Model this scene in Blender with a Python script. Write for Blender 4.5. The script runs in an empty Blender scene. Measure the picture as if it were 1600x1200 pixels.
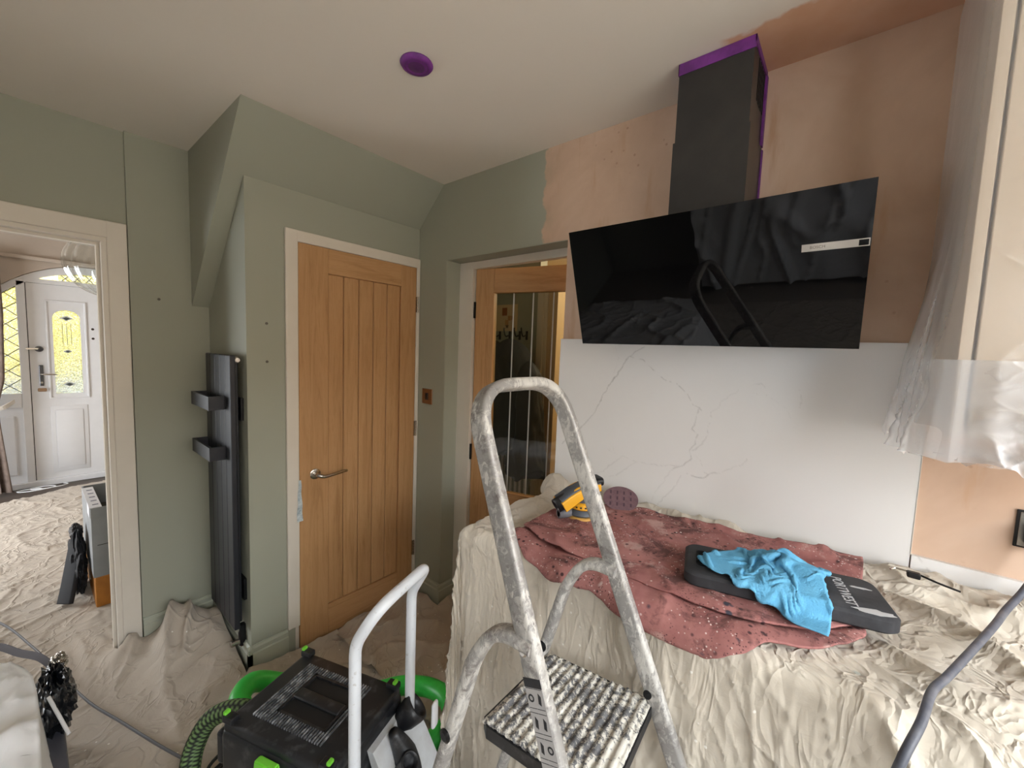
import bpy, bmesh, math, random
import numpy as np
from mathutils import Vector, Matrix
random.seed(7)
SC = bpy.context.scene
COL = SC.collection
PI = math.pi

# ------------------------------------------------------------------ camera, light, exposure
CAM_H = 1.54
YAW, PITCH, ROLL, F = math.radians(39.409), math.radians(4.709), math.radians(2.1475), 631.56
fw = Vector((math.cos(YAW)*math.cos(PITCH), math.sin(YAW)*math.cos(PITCH), -math.sin(PITCH)))
rt = Vector((math.sin(YAW), -math.cos(YAW), 0))
up = rt.cross(fw)
c_, s_ = math.cos(ROLL), math.sin(ROLL)
r2 = c_*rt + s_*up
u2 = -s_*rt + c_*up
cam = bpy.data.objects.new('camera', bpy.data.cameras.new('camera'))
COL.objects.link(cam)
cam.matrix_world = Matrix(((r2.x, u2.x, -fw.x, 0), (r2.y, u2.y, -fw.y, 0), (r2.z, u2.z, -fw.z, CAM_H), (0, 0, 0, 1)))
cam.data.sensor_fit = 'HORIZONTAL'
cam.data.sensor_width = 36.0
cam.data.lens = F/1600*36
cam.data.clip_start = 0.02
SC.camera = cam

W = bpy.data.worlds.new('overcast_sky'); SC.world = W
W.use_nodes = True
wn = W.node_tree; wn.nodes.clear()
wo = wn.nodes.new('ShaderNodeOutputWorld'); wb = wn.nodes.new('ShaderNodeBackground')
wb.inputs['Color'].default_value = (0.93, 0.97, 1.0, 1); wb.inputs['Strength'].default_value = 13.5
wn.links.new(wb.outputs[0], wo.inputs[0])
try:
    SC.cycles.use_denoising = True
    SC.cycles.max_bounces = 10
    SC.cycles.diffuse_bounces = 6
    SC.cycles.transparent_max_bounces = 16
    SC.cycles.sample_clamp_indirect = 6.0
except Exception:
    pass
SC.view_settings.view_transform = 'Standard'
SC.view_settings.look = 'None'
SC.view_settings.exposure = 0.15
SC.view_settings.gamma = 1.0
SC.view_settings.use_curve_mapping = False

def area(name, loc, rot, sx, sy, power=0, portal=False, color=(1, 1, 1)):
    l = bpy.data.lights.new(name, 'AREA'); l.shape = 'RECTANGLE'; l.size = sx; l.size_y = sy
    l.energy = power; l.color = color
    if portal:
        l.cycles.is_portal = True
    o = bpy.data.objects.new(name, l); COL.objects.link(o); o.location = loc; o.rotation_euler = rot
    return o
WIN_K = (-1.0, 1.36, 1.0, 2.12)       # kitchen window in the wall behind right: x0 x1 z0 z1
YR = -1.3                             # plane of that wall
XL = -2.3                              # left kitchen wall
area('window_portal', ((WIN_K[0]+WIN_K[1])/2, YR-0.12, (WIN_K[2]+WIN_K[3])/2), (math.radians(90), 0, 0), WIN_K[1]-WIN_K[0], WIN_K[3]-WIN_K[2], portal=True)
area('hall_portal', (-1.92, 4.85, 1.0), (0, math.radians(-90), 0), 1.3, 1.9, portal=True)
area('front_door_portal', (0.32, 6.42, 1.4), (math.radians(-90), 0, 0), 1.6, 1.7, portal=True)

# ------------------------------------------------------------------ colour + materials
def lin(c):
    return tuple(((v/255)/12.92 if v/255 <= .04045 else ((v/255+.055)/1.055)**2.4) for v in c)
MATS = {}
class NB:
    def __init__(s, name):
        m = bpy.data.materials.new(name); m.use_nodes = True
        s.m = m; s.t = m.node_tree; s.p = s.t.nodes['Principled BSDF']; s.o = s.t.nodes['Material Output']
        s.tc = None
    def n(s, typ, **kw):
        nd = s.t.nodes.new(typ)
        for k, v in kw.items():
            if k.startswith('_'):
                setattr(nd, k[1:], v)
            else:
                nd.inputs[k.replace('__', ' ')].default_value = v
        return nd
    def l(s, a, b): s.t.links.new(a, b)
    def co(s, scale=(1, 1, 1), rot=(0, 0, 0), loc=(0, 0, 0), obj=True):
        if s.tc is None: s.tc = s.n('ShaderNodeTexCoord')
        mp = s.n('ShaderNodeMapping'); mp.inputs['Scale'].default_value = scale; mp.inputs['Rotation'].default_value = rot; mp.inputs['Location'].default_value = loc
        s.l(s.tc.outputs['Object'], mp.inputs[0]); return mp.outputs[0]
    def noise(s, vec, scale, detail=4, rough=.55, dist=0):
        nd = s.n('ShaderNodeTexNoise', Scale=scale, Detail=detail, Roughness=rough, Distortion=dist); s.l(vec, nd.inputs['Vector']); return nd.outputs['Fac']
    def vor(s, vec, scale, feature='F1', rnd=1.0):
        nd = s.n('ShaderNodeTexVoronoi', Scale=scale, Randomness=rnd); nd.feature = feature; s.l(vec, nd.inputs['Vector']); return nd
    def ramp(s, fac, stops, interp='LINEAR'):
        nd = s.n('ShaderNodeValToRGB'); nd.color_ramp.interpolation = interp
        e = nd.color_ramp.elements
        while len(e) < len(stops): e.new(0.5)
        for i, (p, c) in enumerate(stops):
            e[i].position = p; e[i].color = (*c, 1) if len(c) == 3 else c
        s.l(fac, nd.inputs[0]); return nd.outputs[0]
    def mask(s, fac, lo, hi):
        nd = s.n('ShaderNodeMapRange'); nd.inputs[1].default_value = lo; nd.inputs[2].default_value = hi; s.l(fac, nd.inputs[0]); return nd.outputs[0]
    def mix(s, fac, a, b, mode='MIX'):
        nd = s.n('ShaderNodeMix'); nd.data_type = 'RGBA'; nd.blend_type = mode
        for i, v in ((0, fac), (6, a), (7, b)):
            if hasattr(v, 'is_linked') or hasattr(v, 'links'): s.l(v, nd.inputs[i])
            else: nd.inputs[i].default_value = v if i == 0 else (*v, 1)
        return nd.outputs[2]
    def math(s, op, a, b=0.0):
        nd = s.n('ShaderNodeMath'); nd.operation = op
        for i, v in ((0, a), (1, b)):
            if hasattr(v, 'links'): s.l(v, nd.inputs[i])
            else: nd.inputs[i].default_value = v
        return nd.outputs[0]
    def col(s, v):
        if hasattr(v, 'links'): s.l(v, s.p.inputs['Base Color'])
        else: s.p.inputs['Base Color'].default_value = (*v, 1)
    def bump(s, h, strength=.3, dist=.01):
        nd = s.n('ShaderNodeBump'); nd.inputs['Strength'].default_value = strength; nd.inputs['Distance'].default_value = dist
        s.l(h, nd.inputs['Height']); s.l(nd.outputs[0], s.p.inputs['Normal'])
    def set(s, **kw):
        for k, v in kw.items(): s.p.inputs[k.replace('__', ' ')].default_value = v

def plain(name, rgb, rough=.5, metal=0, spec=.5, rgb2=None, scale=12, lo=.4, hi=.65, bump=None, coat=0):
    if name in MATS: return MATS[name]
    b = NB(name); c = lin(rgb)
    if rgb2 is not None:
        f = b.mask(b.noise(b.co(), scale, 5, .6), lo, hi); b.col(b.mix(f, c, lin(rgb2)))
    else:
        f = b.noise(b.co(), scale, 3); b.col(b.mix(f, tuple(v*.96 for v in c), tuple(min(1, v*1.04) for v in c)))
    b.set(Roughness=rough, Metallic=metal, Specular__IOR__Level=spec)
    if coat: b.set(Coat__Weight=coat)
    if bump: b.bump(b.noise(b.co(), bump[0], 4), bump[1], .002)
    MATS[name] = b.m; return b.m

def make_materials():
    # sage wall paint
    def sage(name, c1=(160, 161, 146), c2=(154, 156, 142)):
        b = NB(name); v = b.co(); b.col(b.mix(b.noise(v, 1.3, 3), lin(c1), lin(c2)))
        b.set(Roughness=.62, Specular__IOR__Level=.35); b.bump(b.noise(v, 220, 2), .08, .001); MATS[name] = b.m
    sage('sage_paint')
    # hob wall: sage paint up to an irregular edge, then fresh and older plaster
    b = NB('hob_wall_plaster'); v = b.co()
    sep = b.n('ShaderNodeSeparateXYZ'); b.l(v, sep.inputs[0])
    wob = b.math('MULTIPLY', b.math('SUBTRACT', b.noise(v, 14, 4), .5), .09)
    edge = b.mask(b.math('ADD', sep.outputs[1], wob), 1.105, 1.095)
    n1 = b.noise(v, 2.3, 5, .6, .4); n2 = b.noise(b.co((1, 6, 1)), 3, 4)
    pl = b.ramp(n1, [(.25, lin((184, 154, 132))), (.5, lin((202, 173, 151))), (.75, lin((220, 196, 176)))])
    pl = b.mix(b.mask(n2, .6, .75), pl, lin((192, 158, 130)))
    sp = b.vor(b.co((1, 1, 1)), 26); spn = b.noise(v, 5, 3)
    spots = b.math('MULTIPLY', b.mask(sp.outputs['Distance'], .16, .05), b.mask(spn, .55, .62))
    pl = b.mix(b.math('MULTIPLY', spots, .5), pl, lin((140, 100, 78)))
    # greyer filler band along the paint edge
    band = b.math('MULTIPLY', b.mask(b.math('ADD', sep.outputs[1], wob), 1.0, 1.09), b.mask(b.noise(v, 9, 4), .4, .65))
    pl = b.mix(b.math('MULTIPLY', band, .7), pl, lin((178, 158, 134)))
    b.col(b.mix(edge, lin((158, 159, 144)), pl)); b.set(Roughness=.75, Specular__IOR__Level=.25)
    b.bump(n1, .08, .004); MATS['hob_wall_plaster'] = b.m
    # ceiling: matt white with a replastered patch over the hob wall
    b = NB('ceiling_paint'); v = b.co(); sep = b.n('ShaderNodeSeparateXYZ'); b.l(v, sep.inputs[0])
    wob = b.math('MULTIPLY', b.math('SUBTRACT', b.noise(v, 9, 5), .5), .1)
    a = b.math('ADD', sep.outputs[0], wob)
    patch = b.math('MULTIPLY', b.mask(a, 1.295, 1.31), b.mask(b.math('ADD', sep.outputs[1], wob), .36, .33))
    pc = b.ramp(b.noise(v, 4, 4), [(.3, lin((205, 158, 128))), (.7, lin((216, 178, 154)))])
    halo = b.math('MULTIPLY', b.mask(a, 1.2, 1.3), b.mask(sep.outputs[1], .5, .3))
    base = b.mix(b.math('MULTIPLY', halo, .3), b.mix(b.noise(v, 1.1, 3), lin((226, 218, 208)), lin((220, 211, 200))), lin((216, 190, 170)))
    b.col(b.mix(patch, base, pc)); b.set(Roughness=.85, Specular__IOR__Level=.2); b.bump(b.noise(v, 60, 3), .05, .002)
    MATS['ceiling_paint'] = b.m
    # oak, grain along local z / y / x
    for nm, sc in (('oak_upright', (9, 9, .55)), ('oak_cross', (.55, .55, 9))):
        b = NB(nm); v = b.co(sc)
        w = b.noise(v, 3.2, 6, .6, 1.6); g = b.noise(b.co(tuple(x*9 for x in sc)), 5, 3, .6)
        c = b.ramp(w, [(.25, lin((160, 118, 76))), (.45, lin((184, 142, 98))), (.6, lin((194, 152, 108))), (.8, lin((172, 130, 86)))])
        c = b.mix(b.math('MULTIPLY', b.mask(g, .55, .75), .35), c, lin((128, 84, 44)))
        oi = b.n('ShaderNodeObjectInfo'); c = b.mix(b.math('MULTIPLY', oi.outputs['Random'], .22), c, lin((150, 104, 62)))
        b.col(c); b.set(Roughness=.48, Specular__IOR__Level=.4); b.bump(g, .1, .001); MATS[nm] = b.m
    # dust sheets
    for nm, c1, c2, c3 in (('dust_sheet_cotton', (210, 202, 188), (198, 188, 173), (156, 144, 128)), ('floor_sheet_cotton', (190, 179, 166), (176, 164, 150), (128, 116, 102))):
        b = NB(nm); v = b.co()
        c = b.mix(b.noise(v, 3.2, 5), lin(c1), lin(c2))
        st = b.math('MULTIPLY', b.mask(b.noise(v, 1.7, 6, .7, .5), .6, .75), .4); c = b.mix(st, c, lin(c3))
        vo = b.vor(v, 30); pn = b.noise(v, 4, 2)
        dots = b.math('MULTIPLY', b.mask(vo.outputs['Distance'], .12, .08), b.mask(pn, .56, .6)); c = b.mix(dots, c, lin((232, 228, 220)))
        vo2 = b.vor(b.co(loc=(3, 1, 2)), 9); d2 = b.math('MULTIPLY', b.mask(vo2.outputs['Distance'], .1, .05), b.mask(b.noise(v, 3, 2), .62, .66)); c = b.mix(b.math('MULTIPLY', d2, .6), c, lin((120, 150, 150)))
        b.col(c); b.set(Roughness=.9, Specular__IOR__Level=.15)
        try: b.set(Sheen__Weight=.15)
        except Exception: pass
        def rid(vec, sc, det=3):
            a1 = b.math('ABSOLUTE', b.math('SUBTRACT', b.noise(vec, sc, det, .5, .6), .5)); return b.mask(a1, .035 if nm == 'floor_sheet_cotton' else .07, .0)
        fl = nm == 'floor_sheet_cotton'; cr = b.math('ADD', rid(b.co((1, 1, .3)), 3.0 if fl else 7), b.math('MULTIPLY', rid(b.co((1, 1, .4), loc=(4, 4, 4)), 7.5 if fl else 14), .6))
        b.bump(b.math('ADD', cr, b.math('MULTIPLY', b.noise(v, 30, 5, .6, 1), .45)), .55, .007); MATS[nm] = b.m
    # red paint-spattered cloth
    b = NB('red_spattered_canvas'); v = b.co()
    c = b.mix(b.mask(b.noise(v, 7, 5, .65), .35, .65), lin((146, 94, 92)), lin((174, 122, 117)))
    c = b.mix(b.math('MULTIPLY', b.mask(b.noise(b.co((1, 1, 1), loc=(2, 7, 1)), 10, 5, .7, .6), .5, .62), .85), c, lin((86, 58, 56)))
    big = b.mask(b.noise(b.co(loc=(5, 2, 0)), 6, 6, .7), .58, .64); c = b.mix(b.math('MULTIPLY', big, .6), c, lin((190, 160, 152)))
    for sc, th, cc, lo in ((100, .22, (214, 190, 184), .5), (48, .28, (76, 52, 54), .5), (58, .2, (232, 220, 214), .54), (26, .22, (64, 62, 72), .56), (17, .16, (206, 180, 174), .58), (150, .3, (100, 66, 66), .52)):
        vo = b.vor(b.co(loc=(sc, 1, 2)), sc); pn = b.noise(b.co(loc=(sc, 5, 0)), 9, 3)
        d = b.math('MULTIPLY', b.mask(vo.outputs['Distance'], th, th*.6), b.mask(pn, lo, lo+.06)); c = b.mix(d, c, lin(cc))
    b.col(c); b.set(Roughness=.8, Specular__IOR__Level=.25); b.bump(b.noise(v, 25, 5, .6, 1), .35, .005); MATS['red_spattered_canvas'] = b.m
    # blue microfibre
    b = NB('blue_microfibre'); v = b.co()
    c = b.mix(b.noise(v, 40, 4), lin((92, 160, 200)), lin((116, 184, 220))); b.col(c); b.set(Roughness=.95, Specular__IOR__Level=.1)
    b.bump(b.noise(v, 260, 3), .7, .003); MATS['blue_microfibre'] = b.m
    # paint-splashed aluminium
    b = NB('splashed_aluminium'); v = b.co()
    sp = b.noise(v, 60, 8, .7, .9); sp2 = b.noise(b.co((1, 1, .3), loc=(3, 1, 5)), 95, 6, .7, .4); big = b.noise(b.co(loc=(4, 2, 1)), 9, 4, .6)
    bias = b.math('MULTIPLY', b.math('SUBTRACT', big, .5), .75)
    m1 = b.mask(b.math('ADD', sp, bias), .46, .56); m2 = b.mask(b.math('ADD', sp2, bias), .52, .57)
    mm = b.math('MAXIMUM', b.math('MULTIPLY', m1, .6), b.math('MULTIPLY', m2, .95))
    al = b.mix(b.noise(v, 14, 5), lin((140, 138, 137)), lin((176, 174, 171)))
    dirt = b.mask(b.noise(b.co(loc=(9, 2, 1)), 24, 6, .75), .52, .66); al = b.mix(b.math('MULTIPLY', dirt, .6), al, lin((92, 80, 78)))
    c = b.mix(mm, al, b.mix(b.noise(v, 70, 3), lin((218, 216, 210)), lin((186, 184, 180)))); b.col(c)
    mt = b.math('SUBTRACT', .35, b.math('MULTIPLY', mm, .35)); b.l(mt, b.p.inputs['Metallic']); b.set(Roughness=.42)
    b.bump(b.math('ADD', sp, b.math('MULTIPLY', mm, .6)), .3, .003); MATS['splashed_aluminium'] = b.m
    # platform thick with paint
    b = NB('paint_caked_tread'); v = b.co()
    n = b.noise(v, 110, 7, .75, .8); n2 = b.noise(b.co(loc=(1, 4, 2)), 16, 4, .6)
    m1 = b.mask(b.math('ADD', n, b.math('MULTIPLY', b.math('SUBTRACT', n2, .5), .6)), .47, .53)
    c = b.mix(m1, b.mix(n2, lin((70, 70, 74)), lin((128, 128, 130))), b.mix(n, lin((232, 228, 218)), lin((196, 192, 182))))
    b.col(c); b.set(Roughness=.55); b.bump(b.math('ADD', n, m1), .5, .004); MATS['paint_caked_tread'] = b.m
    # black glass
    b = NB('black_glass'); b.col((.002, .002, .0025)); b.set(Roughness=.02, Specular__IOR__Level=.3); MATS['black_glass'] = b.m
    # clear glass (thin, lets light through)
    def thin_glass(name, tint, gloss=.08, rough=.0, frost=0.0):
        m = bpy.data.materials.new(name); m.use_nodes = True; t = m.node_tree; t.nodes.clear()
        o = t.nodes.new('ShaderNodeOutputMaterial'); tr = t.nodes.new('ShaderNodeBsdfTransparent'); tr.inputs[0].default_value = (*tint, 1)
        g = t.nodes.new('ShaderNodeBsdfGlossy'); g.inputs['Roughness'].default_value = rough
        fw_ = t.nodes.new('ShaderNodeLayerWeight'); pw = t.nodes.new('ShaderNodeMath'); pw.operation = 'POWER'; pw.inputs[1].default_value = 2.4
        t.links.new(fw_.outputs['Facing'], pw.inputs[0]); fr = t.nodes.new('ShaderNodeMapRange'); fr.inputs[3].default_value = .05; fr.inputs[4].default_value = .85; t.links.new(pw.outputs[0], fr.inputs[0])
        mx = t.nodes.new('ShaderNodeMixShader')
        a = tr.outputs[0]
        if frost:
            tl = t.nodes.new('ShaderNodeBsdfTranslucent'); tl.inputs[0].default_value = (*tint, 1)
            rf = t.nodes.new('ShaderNodeBsdfRefraction'); rf.inputs['Roughness'].default_value = .05; rf.inputs['IOR'].default_value = 1.15; rf.inputs[0].default_value = (*tint, 1)
            tcn = t.nodes.new('ShaderNodeTexCoord'); nz = t.nodes.new('ShaderNodeTexVoronoi'); nz.inputs['Scale'].default_value = 85; nz.feature = 'F1'
            bp = t.nodes.new('ShaderNodeBump'); bp.inputs['Strength'].default_value = 1; bp.inputs['Distance'].default_value = .02
            t.links.new(tcn.outputs['Object'], nz.inputs['Vector']); t.links.new(nz.outputs['Distance'], bp.inputs['Height']); t.links.new(bp.outputs[0], rf.inputs['Normal'])
            rr = t.nodes.new('ShaderNodeValToRGB'); rr.color_ramp.elements[0].color = tuple(min(1, 1.35*v) for v in tint)+(1,); rr.color_ramp.elements[1].color = tuple((.72*v) for v in tint)+(1,); rr.color_ramp.elements[0].position = .15; rr.color_ramp.elements[1].position = .75; t.links.new(nz.outputs['Distance'], rr.inputs[0]); t.links.new(rr.outputs[0], rf.inputs[0])
            m1 = t.nodes.new('ShaderNodeMixShader'); m1.inputs[0].default_value = .12; t.links.new(rf.outputs[0], m1.inputs[1]); t.links.new(tl.outputs[0], m1.inputs[2])
            m2 = t.nodes.new('ShaderNodeMixShader'); m2.inputs[0].default_value = frost; t.links.new(tr.outputs[0], m2.inputs[1]); t.links.new(m1.outputs[0], m2.inputs[2]); a = m2.outputs[0]
        t.links.new(fr.outputs[0], mx.inputs[0]); t.links.new(a, mx.inputs[1]); t.links.new(g.outputs[0], mx.inputs[2]); t.links.new(mx.outputs[0], o.inputs[0])
        MATS[name] = m
    thin_glass('clear_glass', (.93, .95, .94))
    thin_glass('door_glass', (.78, .8, .78))
    thin_glass('pattern_glass', (.42, .43, .42), frost=1.0)
    thin_glass('yellow_pattern_glass', (.72, .62, .2), frost=.95)
    # polythene film
    def film(name, dens, rough=.25):
        m = bpy.data.materials.new(name); m.use_nodes = True; t = m.node_tree; t.nodes.clear()
        o = t.nodes.new('ShaderNodeOutputMaterial'); tr = t.nodes.new('ShaderNodeBsdfTransparent'); tr.inputs[0].default_value = (.97, .97, .97, 1)
        d = t.nodes.new('ShaderNodeBsdfPrincipled'); d.inputs['Base Color'].default_value = (.9, .91, .94, 1); d.inputs['Roughness'].default_value = rough; d.inputs['Specular IOR Level'].default_value = .9
        tcn = t.nodes.new('ShaderNodeTexCoord'); nz = t.nodes.new('ShaderNodeTexNoise'); nz.inputs['Scale'].default_value = 9; nz.inputs['Detail'].default_value = 5; nz.inputs['Distortion'].default_value = 1.5
        t.links.new(tcn.outputs['Object'], nz.inputs['Vector'])
        bp = t.nodes.new('ShaderNodeBump'); bp.inputs['Strength'].default_value = .5; bp.inputs['Distance'].default_value = .01; t.links.new(nz.outputs['Fac'], bp.inputs['Height']); t.links.new(bp.outputs[0], d.inputs['Normal'])
        lw = t.nodes.new('ShaderNodeLayerWeight'); lw.inputs[0].default_value = .35; t.links.new(bp.outputs[0], lw.inputs['Normal'])
        mr = t.nodes.new('ShaderNodeMapRange'); mr.inputs[3].default_value = dens; mr.inputs[4].default_value = min(1, dens+.5); t.links.new(lw.outputs['Facing'], mr.inputs[0])
        mx = t.nodes.new('ShaderNodeMixShader'); t.links.new(mr.outputs[0], mx.inputs[0]); t.links.new(tr.outputs[0], mx.inputs[1]); t.links.new(d.outputs[0], mx.inputs[2]); t.links.new(mx.outputs[0], o.inputs[0])
        MATS[name] = m
    film('polythene_film', .12); film('polythene_double', .42); film('polythene_heavy', .9, .35)
    # marble with vein attribute
    b = NB('veined_marble'); at = b.n('ShaderNodeAttribute'); at.attribute_name = 'vein'; v = b.co()
    base = b.mix(b.noise(v, 2.5, 4), lin((226, 224, 222)), lin((216, 214, 212)))
    b.col(b.mix(b.math('MULTIPLY', at.outputs['Fac'], .75), base, lin((120, 116, 112)))); b.set(Roughness=.32, Specular__IOR__Level=.4); MATS['veined_marble'] = b.m
    # woven green hose sleeve
    b = NB('woven_green_sleeve'); v = b.co((1, 1, 1)); w = b.n('ShaderNodeAttribute'); w.attribute_name = 'weave'
    b.col(b.mix(w.outputs['Fac'], lin((30, 36, 30)), lin((120, 150, 96)))); b.set(Roughness=.7); MATS['woven_green_sleeve'] = b.m
    # hall floorboards
    b = NB('dark_floorboards'); v = b.co((1, 12, 1)); b.col(b.mix(b.noise(v, 4, 5), lin((62, 52, 46)), lin((92, 80, 70)))); b.set(Roughness=.5); MATS['dark_floorboards'] = b.m
make_materials()
white_gloss = plain('white_gloss_paint', (214, 206, 194), .35, spec=.45)
upvc = plain('white_plastic_frame', (226, 226, 228), .35)
anth = plain('anthracite_metal', (40, 41, 47), .45, .2)
blackm = plain('black_metal', (22, 22, 24), .4, .3)
chrome = plain('brushed_chrome', (190, 184, 176), .25, 1.0)
purple = plain('purple_masking_tape', (122, 52, 140), .55, rgb2=(98, 40, 116), scale=20)
charcoal = plain('charcoal_hood_metal', (52, 51, 51), .38, .35, rgb2=(60, 58, 57), scale=6)
blackp = plain('black_plastic', (26, 27, 30), .42, rgb2=(84, 84, 86), scale=28, lo=.55, hi=.85)
greenp = plain('lime_green_plastic', (112, 196, 56), .4)
greenh = plain('green_hose_rubber', (58, 204, 80), .4, rgb2=(44, 180, 64), scale=8)
greyp = plain('pale_grey_plastic', (196, 199, 202), .45, rgb2=(178, 178, 178), scale=9)
whitem = plain('white_powder_coat', (216, 220, 226), .35, rgb2=(190, 190, 190), scale=60, lo=.62, hi=.7)
grey_hose = plain('grey_rubber_hose', (74, 78, 90), .5, rgb2=(96, 98, 106), scale=30)
foam = plain('black_foam', (42, 43, 47), .8, rgb2=(66, 66, 70), scale=14, lo=.5, hi=.8)
printw = plain('worn_white_print', (186, 186, 188), .7)

# ------------------------------------------------------------------ geometry helpers
WM = {}                    # world matrices of everything made by hand
def wm(o): return WM.get(o.name, Matrix.Identity(4))
def tag(o, label=None, cat=None, group=None, kind=None):
    if label: o['label'] = label
    if cat: o['category'] = cat
    if group: o['group'] = group
    if kind: o['kind'] = kind
    return o
def thing(name, label, cat, loc=(0, 0, 0), rotz=0, group=None):
    o = bpy.data.objects.new(name, None); COL.objects.link(o); o.location = loc; o.rotation_euler = (0, 0, rotz); o.empty_display_size = .05
    WM[o.name] = Matrix.Translation(loc) @ Matrix.Rotation(rotz, 4, 'Z')
    return tag(o, label, cat, group)
def obj(name, bm, mat, parent=None, smooth=False, label=None, kind=None, angle=None, recalc=True):
    """links a bmesh built in WORLD coordinates as one mesh object under parent"""
    if recalc: bmesh.ops.recalc_face_normals(bm, faces=bm.faces)
    M = wm(parent) if parent is not None else Matrix.Identity(4)
    if parent is not None: bm.transform(M.inverted())
    me = bpy.data.meshes.new(name); bm.to_mesh(me); bm.free()
    if smooth or angle:
        me.shade_smooth() if hasattr(me, 'shade_smooth') else [setattr(p, 'use_smooth', True) for p in me.polygons]
        if angle and hasattr(me, 'set_sharp_from_angle'): me.set_sharp_from_angle(angle=math.radians(angle))
    o = bpy.data.objects.new(name, me); COL.objects.link(o)
    mats = mat if isinstance(mat, (list, tuple)) else [mat]
    for m in mats: me.materials.append(MATS[m] if isinstance(m, str) else m)
    if parent is not None: o.parent = parent
    WM[o.name] = M.copy()
    return tag(o, label, None, None, kind)
def struct(name, bm, mat, parent=None, label=None, **k):
    return obj(name, bm, mat, parent, label=label, kind='structure' if parent is None else None, **k)
def box(bm, x0, x1, y0, y1, z0, z1, M=None, bev=0, seg=2, mi=0):
    vs = [bm.verts.new(v) for v in ((x0, y0, z0), (x1, y0, z0), (x1, y1, z0), (x0, y1, z0), (x0, y0, z1), (x1, y0, z1), (x1, y1, z1), (x0, y1, z1))]
    fs = [bm.faces.new([vs[i] for i in q]) for q in ((0, 3, 2, 1), (4, 5, 6, 7), (0, 1, 5, 4), (1, 2, 6, 5), (2, 3, 7, 6), (3, 0, 4, 7))]
    for f in fs: f.material_index = mi
    geom = vs
    if bev:
        es = list({e for f in fs for e in f.edges})
        r = bmesh.ops.bevel(bm, geom=es, offset=bev, segments=seg, affect='EDGES', profile=.5)
        geom = list({v for f in r['faces'] for v in f.verts} | {v for v in vs if v.is_valid})
    if M is not None: bmesh.ops.transform(bm, matrix=M, verts=[v for v in geom if v.is_valid])
    return bm
def B(*a, **k): return box(bmesh.new(), *a, **k)
def prism(bm, pts, vec, mi=0):
    """closed polygon pts (3D) extruded by vec"""
    a = [bm.verts.new(p) for p in pts]; b = [bm.verts.new(Vector(p)+Vector(vec)) for p in pts]; n = len(pts)
    fs = [bm.faces.new(a[::-1]), bm.faces.new(b)] + [bm.faces.new((a[i], a[(i+1) % n], b[(i+1) % n], b[i])) for i in range(n)]
    for f in fs: f.material_index = mi
    return bm
def smoothpath(pts, n=8):
    P = [Vector(p) for p in pts]; out = []
    for i in range(len(P)-1):
        p0 = P[max(i-1, 0)]; p1 = P[i]; p2 = P[i+1]; p3 = P[min(i+2, len(P)-1)]
        for k in range(n):
            t = k/n; out.append(.5*((2*p1)+(p2-p0)*t+(2*p0-5*p1+4*p2-p3)*t*t+(3*p1-p0-3*p2+p3)*t**3))
    out.append(P[-1]); return out
def fillet(pts, r, n=6):
    P = [Vector(p) for p in pts]; out = [P[0]]
    rr = r if isinstance(r, (list, tuple)) else [r]*(len(P)-2)
    for i in range(1, len(P)-1):
        a, b, c = P[i-1], P[i], P[i+1]; d1 = (a-b).normalized(); d2 = (c-b).normalized()
        R = rr[i-1]; p = b+d1*R; q = b+d2*R
        for k in range(n+1):
            t = k/n; out.append((1-t)**2*p+2*t*(1-t)*b+t*t*q)
    out.append(P[-1]); return out
def tube(bm, path, r, n=12, caps=True, sect=None, upv=None):
    """round (radius r, number or list) or custom section (list of (a,b)) swept along path"""
    P = [Vector(p) for p in path]; rings = []; N = None
    for i, p in enumerate(P):
        t = (P[min(i+1, len(P)-1)]-P[max(i-1, 0)]).normalized()
        if upv is not None:
            N = (Vector(upv)-t*t.dot(Vector(upv))).normalized()
        elif N is None:
            N = t.orthogonal().normalized()
        else:
            N = (N-t*t.dot(N)).normalized()
        Bn = t.cross(N)
        R = r[i] if isinstance(r, (list, tuple)) else r
        if sect is None:
            ring = [bm.verts.new(p+N*(R*math.cos(2*PI*k/n))+Bn*(R*math.sin(2*PI*k/n))) for k in range(n)]
        else:
            ring = [bm.verts.new(p+N*a*R+Bn*b_*R) for a, b_ in sect]
        rings.append(ring)
    m = len(rings[0])
    for a, b_ in zip(rings, rings[1:]):
        for k in range(m): bm.faces.new((a[k], a[(k+1) % m], b_[(k+1) % m], b_[k]))
    if caps: bm.faces.new(rings[0][::-1]); bm.faces.new(rings[-1])
    return bm
def T(*a, **k): return tube(bmesh.new(), *a, **k)
def lathe(bm, prof, M=None, n=24, closed=False):
    """profile of (radius, z) turned about local z, then moved by M"""
    M = M or Matrix.Identity(4); rings = []
    for r, z in prof:
        rings.append([bm.verts.new(M @ Vector((r*math.cos(2*PI*k/n), r*math.sin(2*PI*k/n), z))) for k in range(n)])
    for a, b_ in zip(rings, rings[1:]):
        for k in range(n): bm.faces.new((a[k], a[(k+1) % n], b_[(k+1) % n], b_[k]))
    if closed: bm.faces.new([rings[0][k] for k in range(n)][::-1]); bm.faces.new(rings[-1])
    return bm
def L(*a, **k): return lathe(bmesh.new(), *a, **k)
def rsect(a, b, r, n=4):
    """rounded-rectangle section, half sizes a,b"""
    out = []
    for cx, cy, s in ((a-r, b-r, 0), (-a+r, b-r, 90), (-a+r, -b+r, 180), (a-r, -b+r, 270)):
        for k in range(n+1):
            t = math.radians(s+90*k/n); out.append((cx+r*math.cos(t), cy+r*math.sin(t)))
    return out
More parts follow.
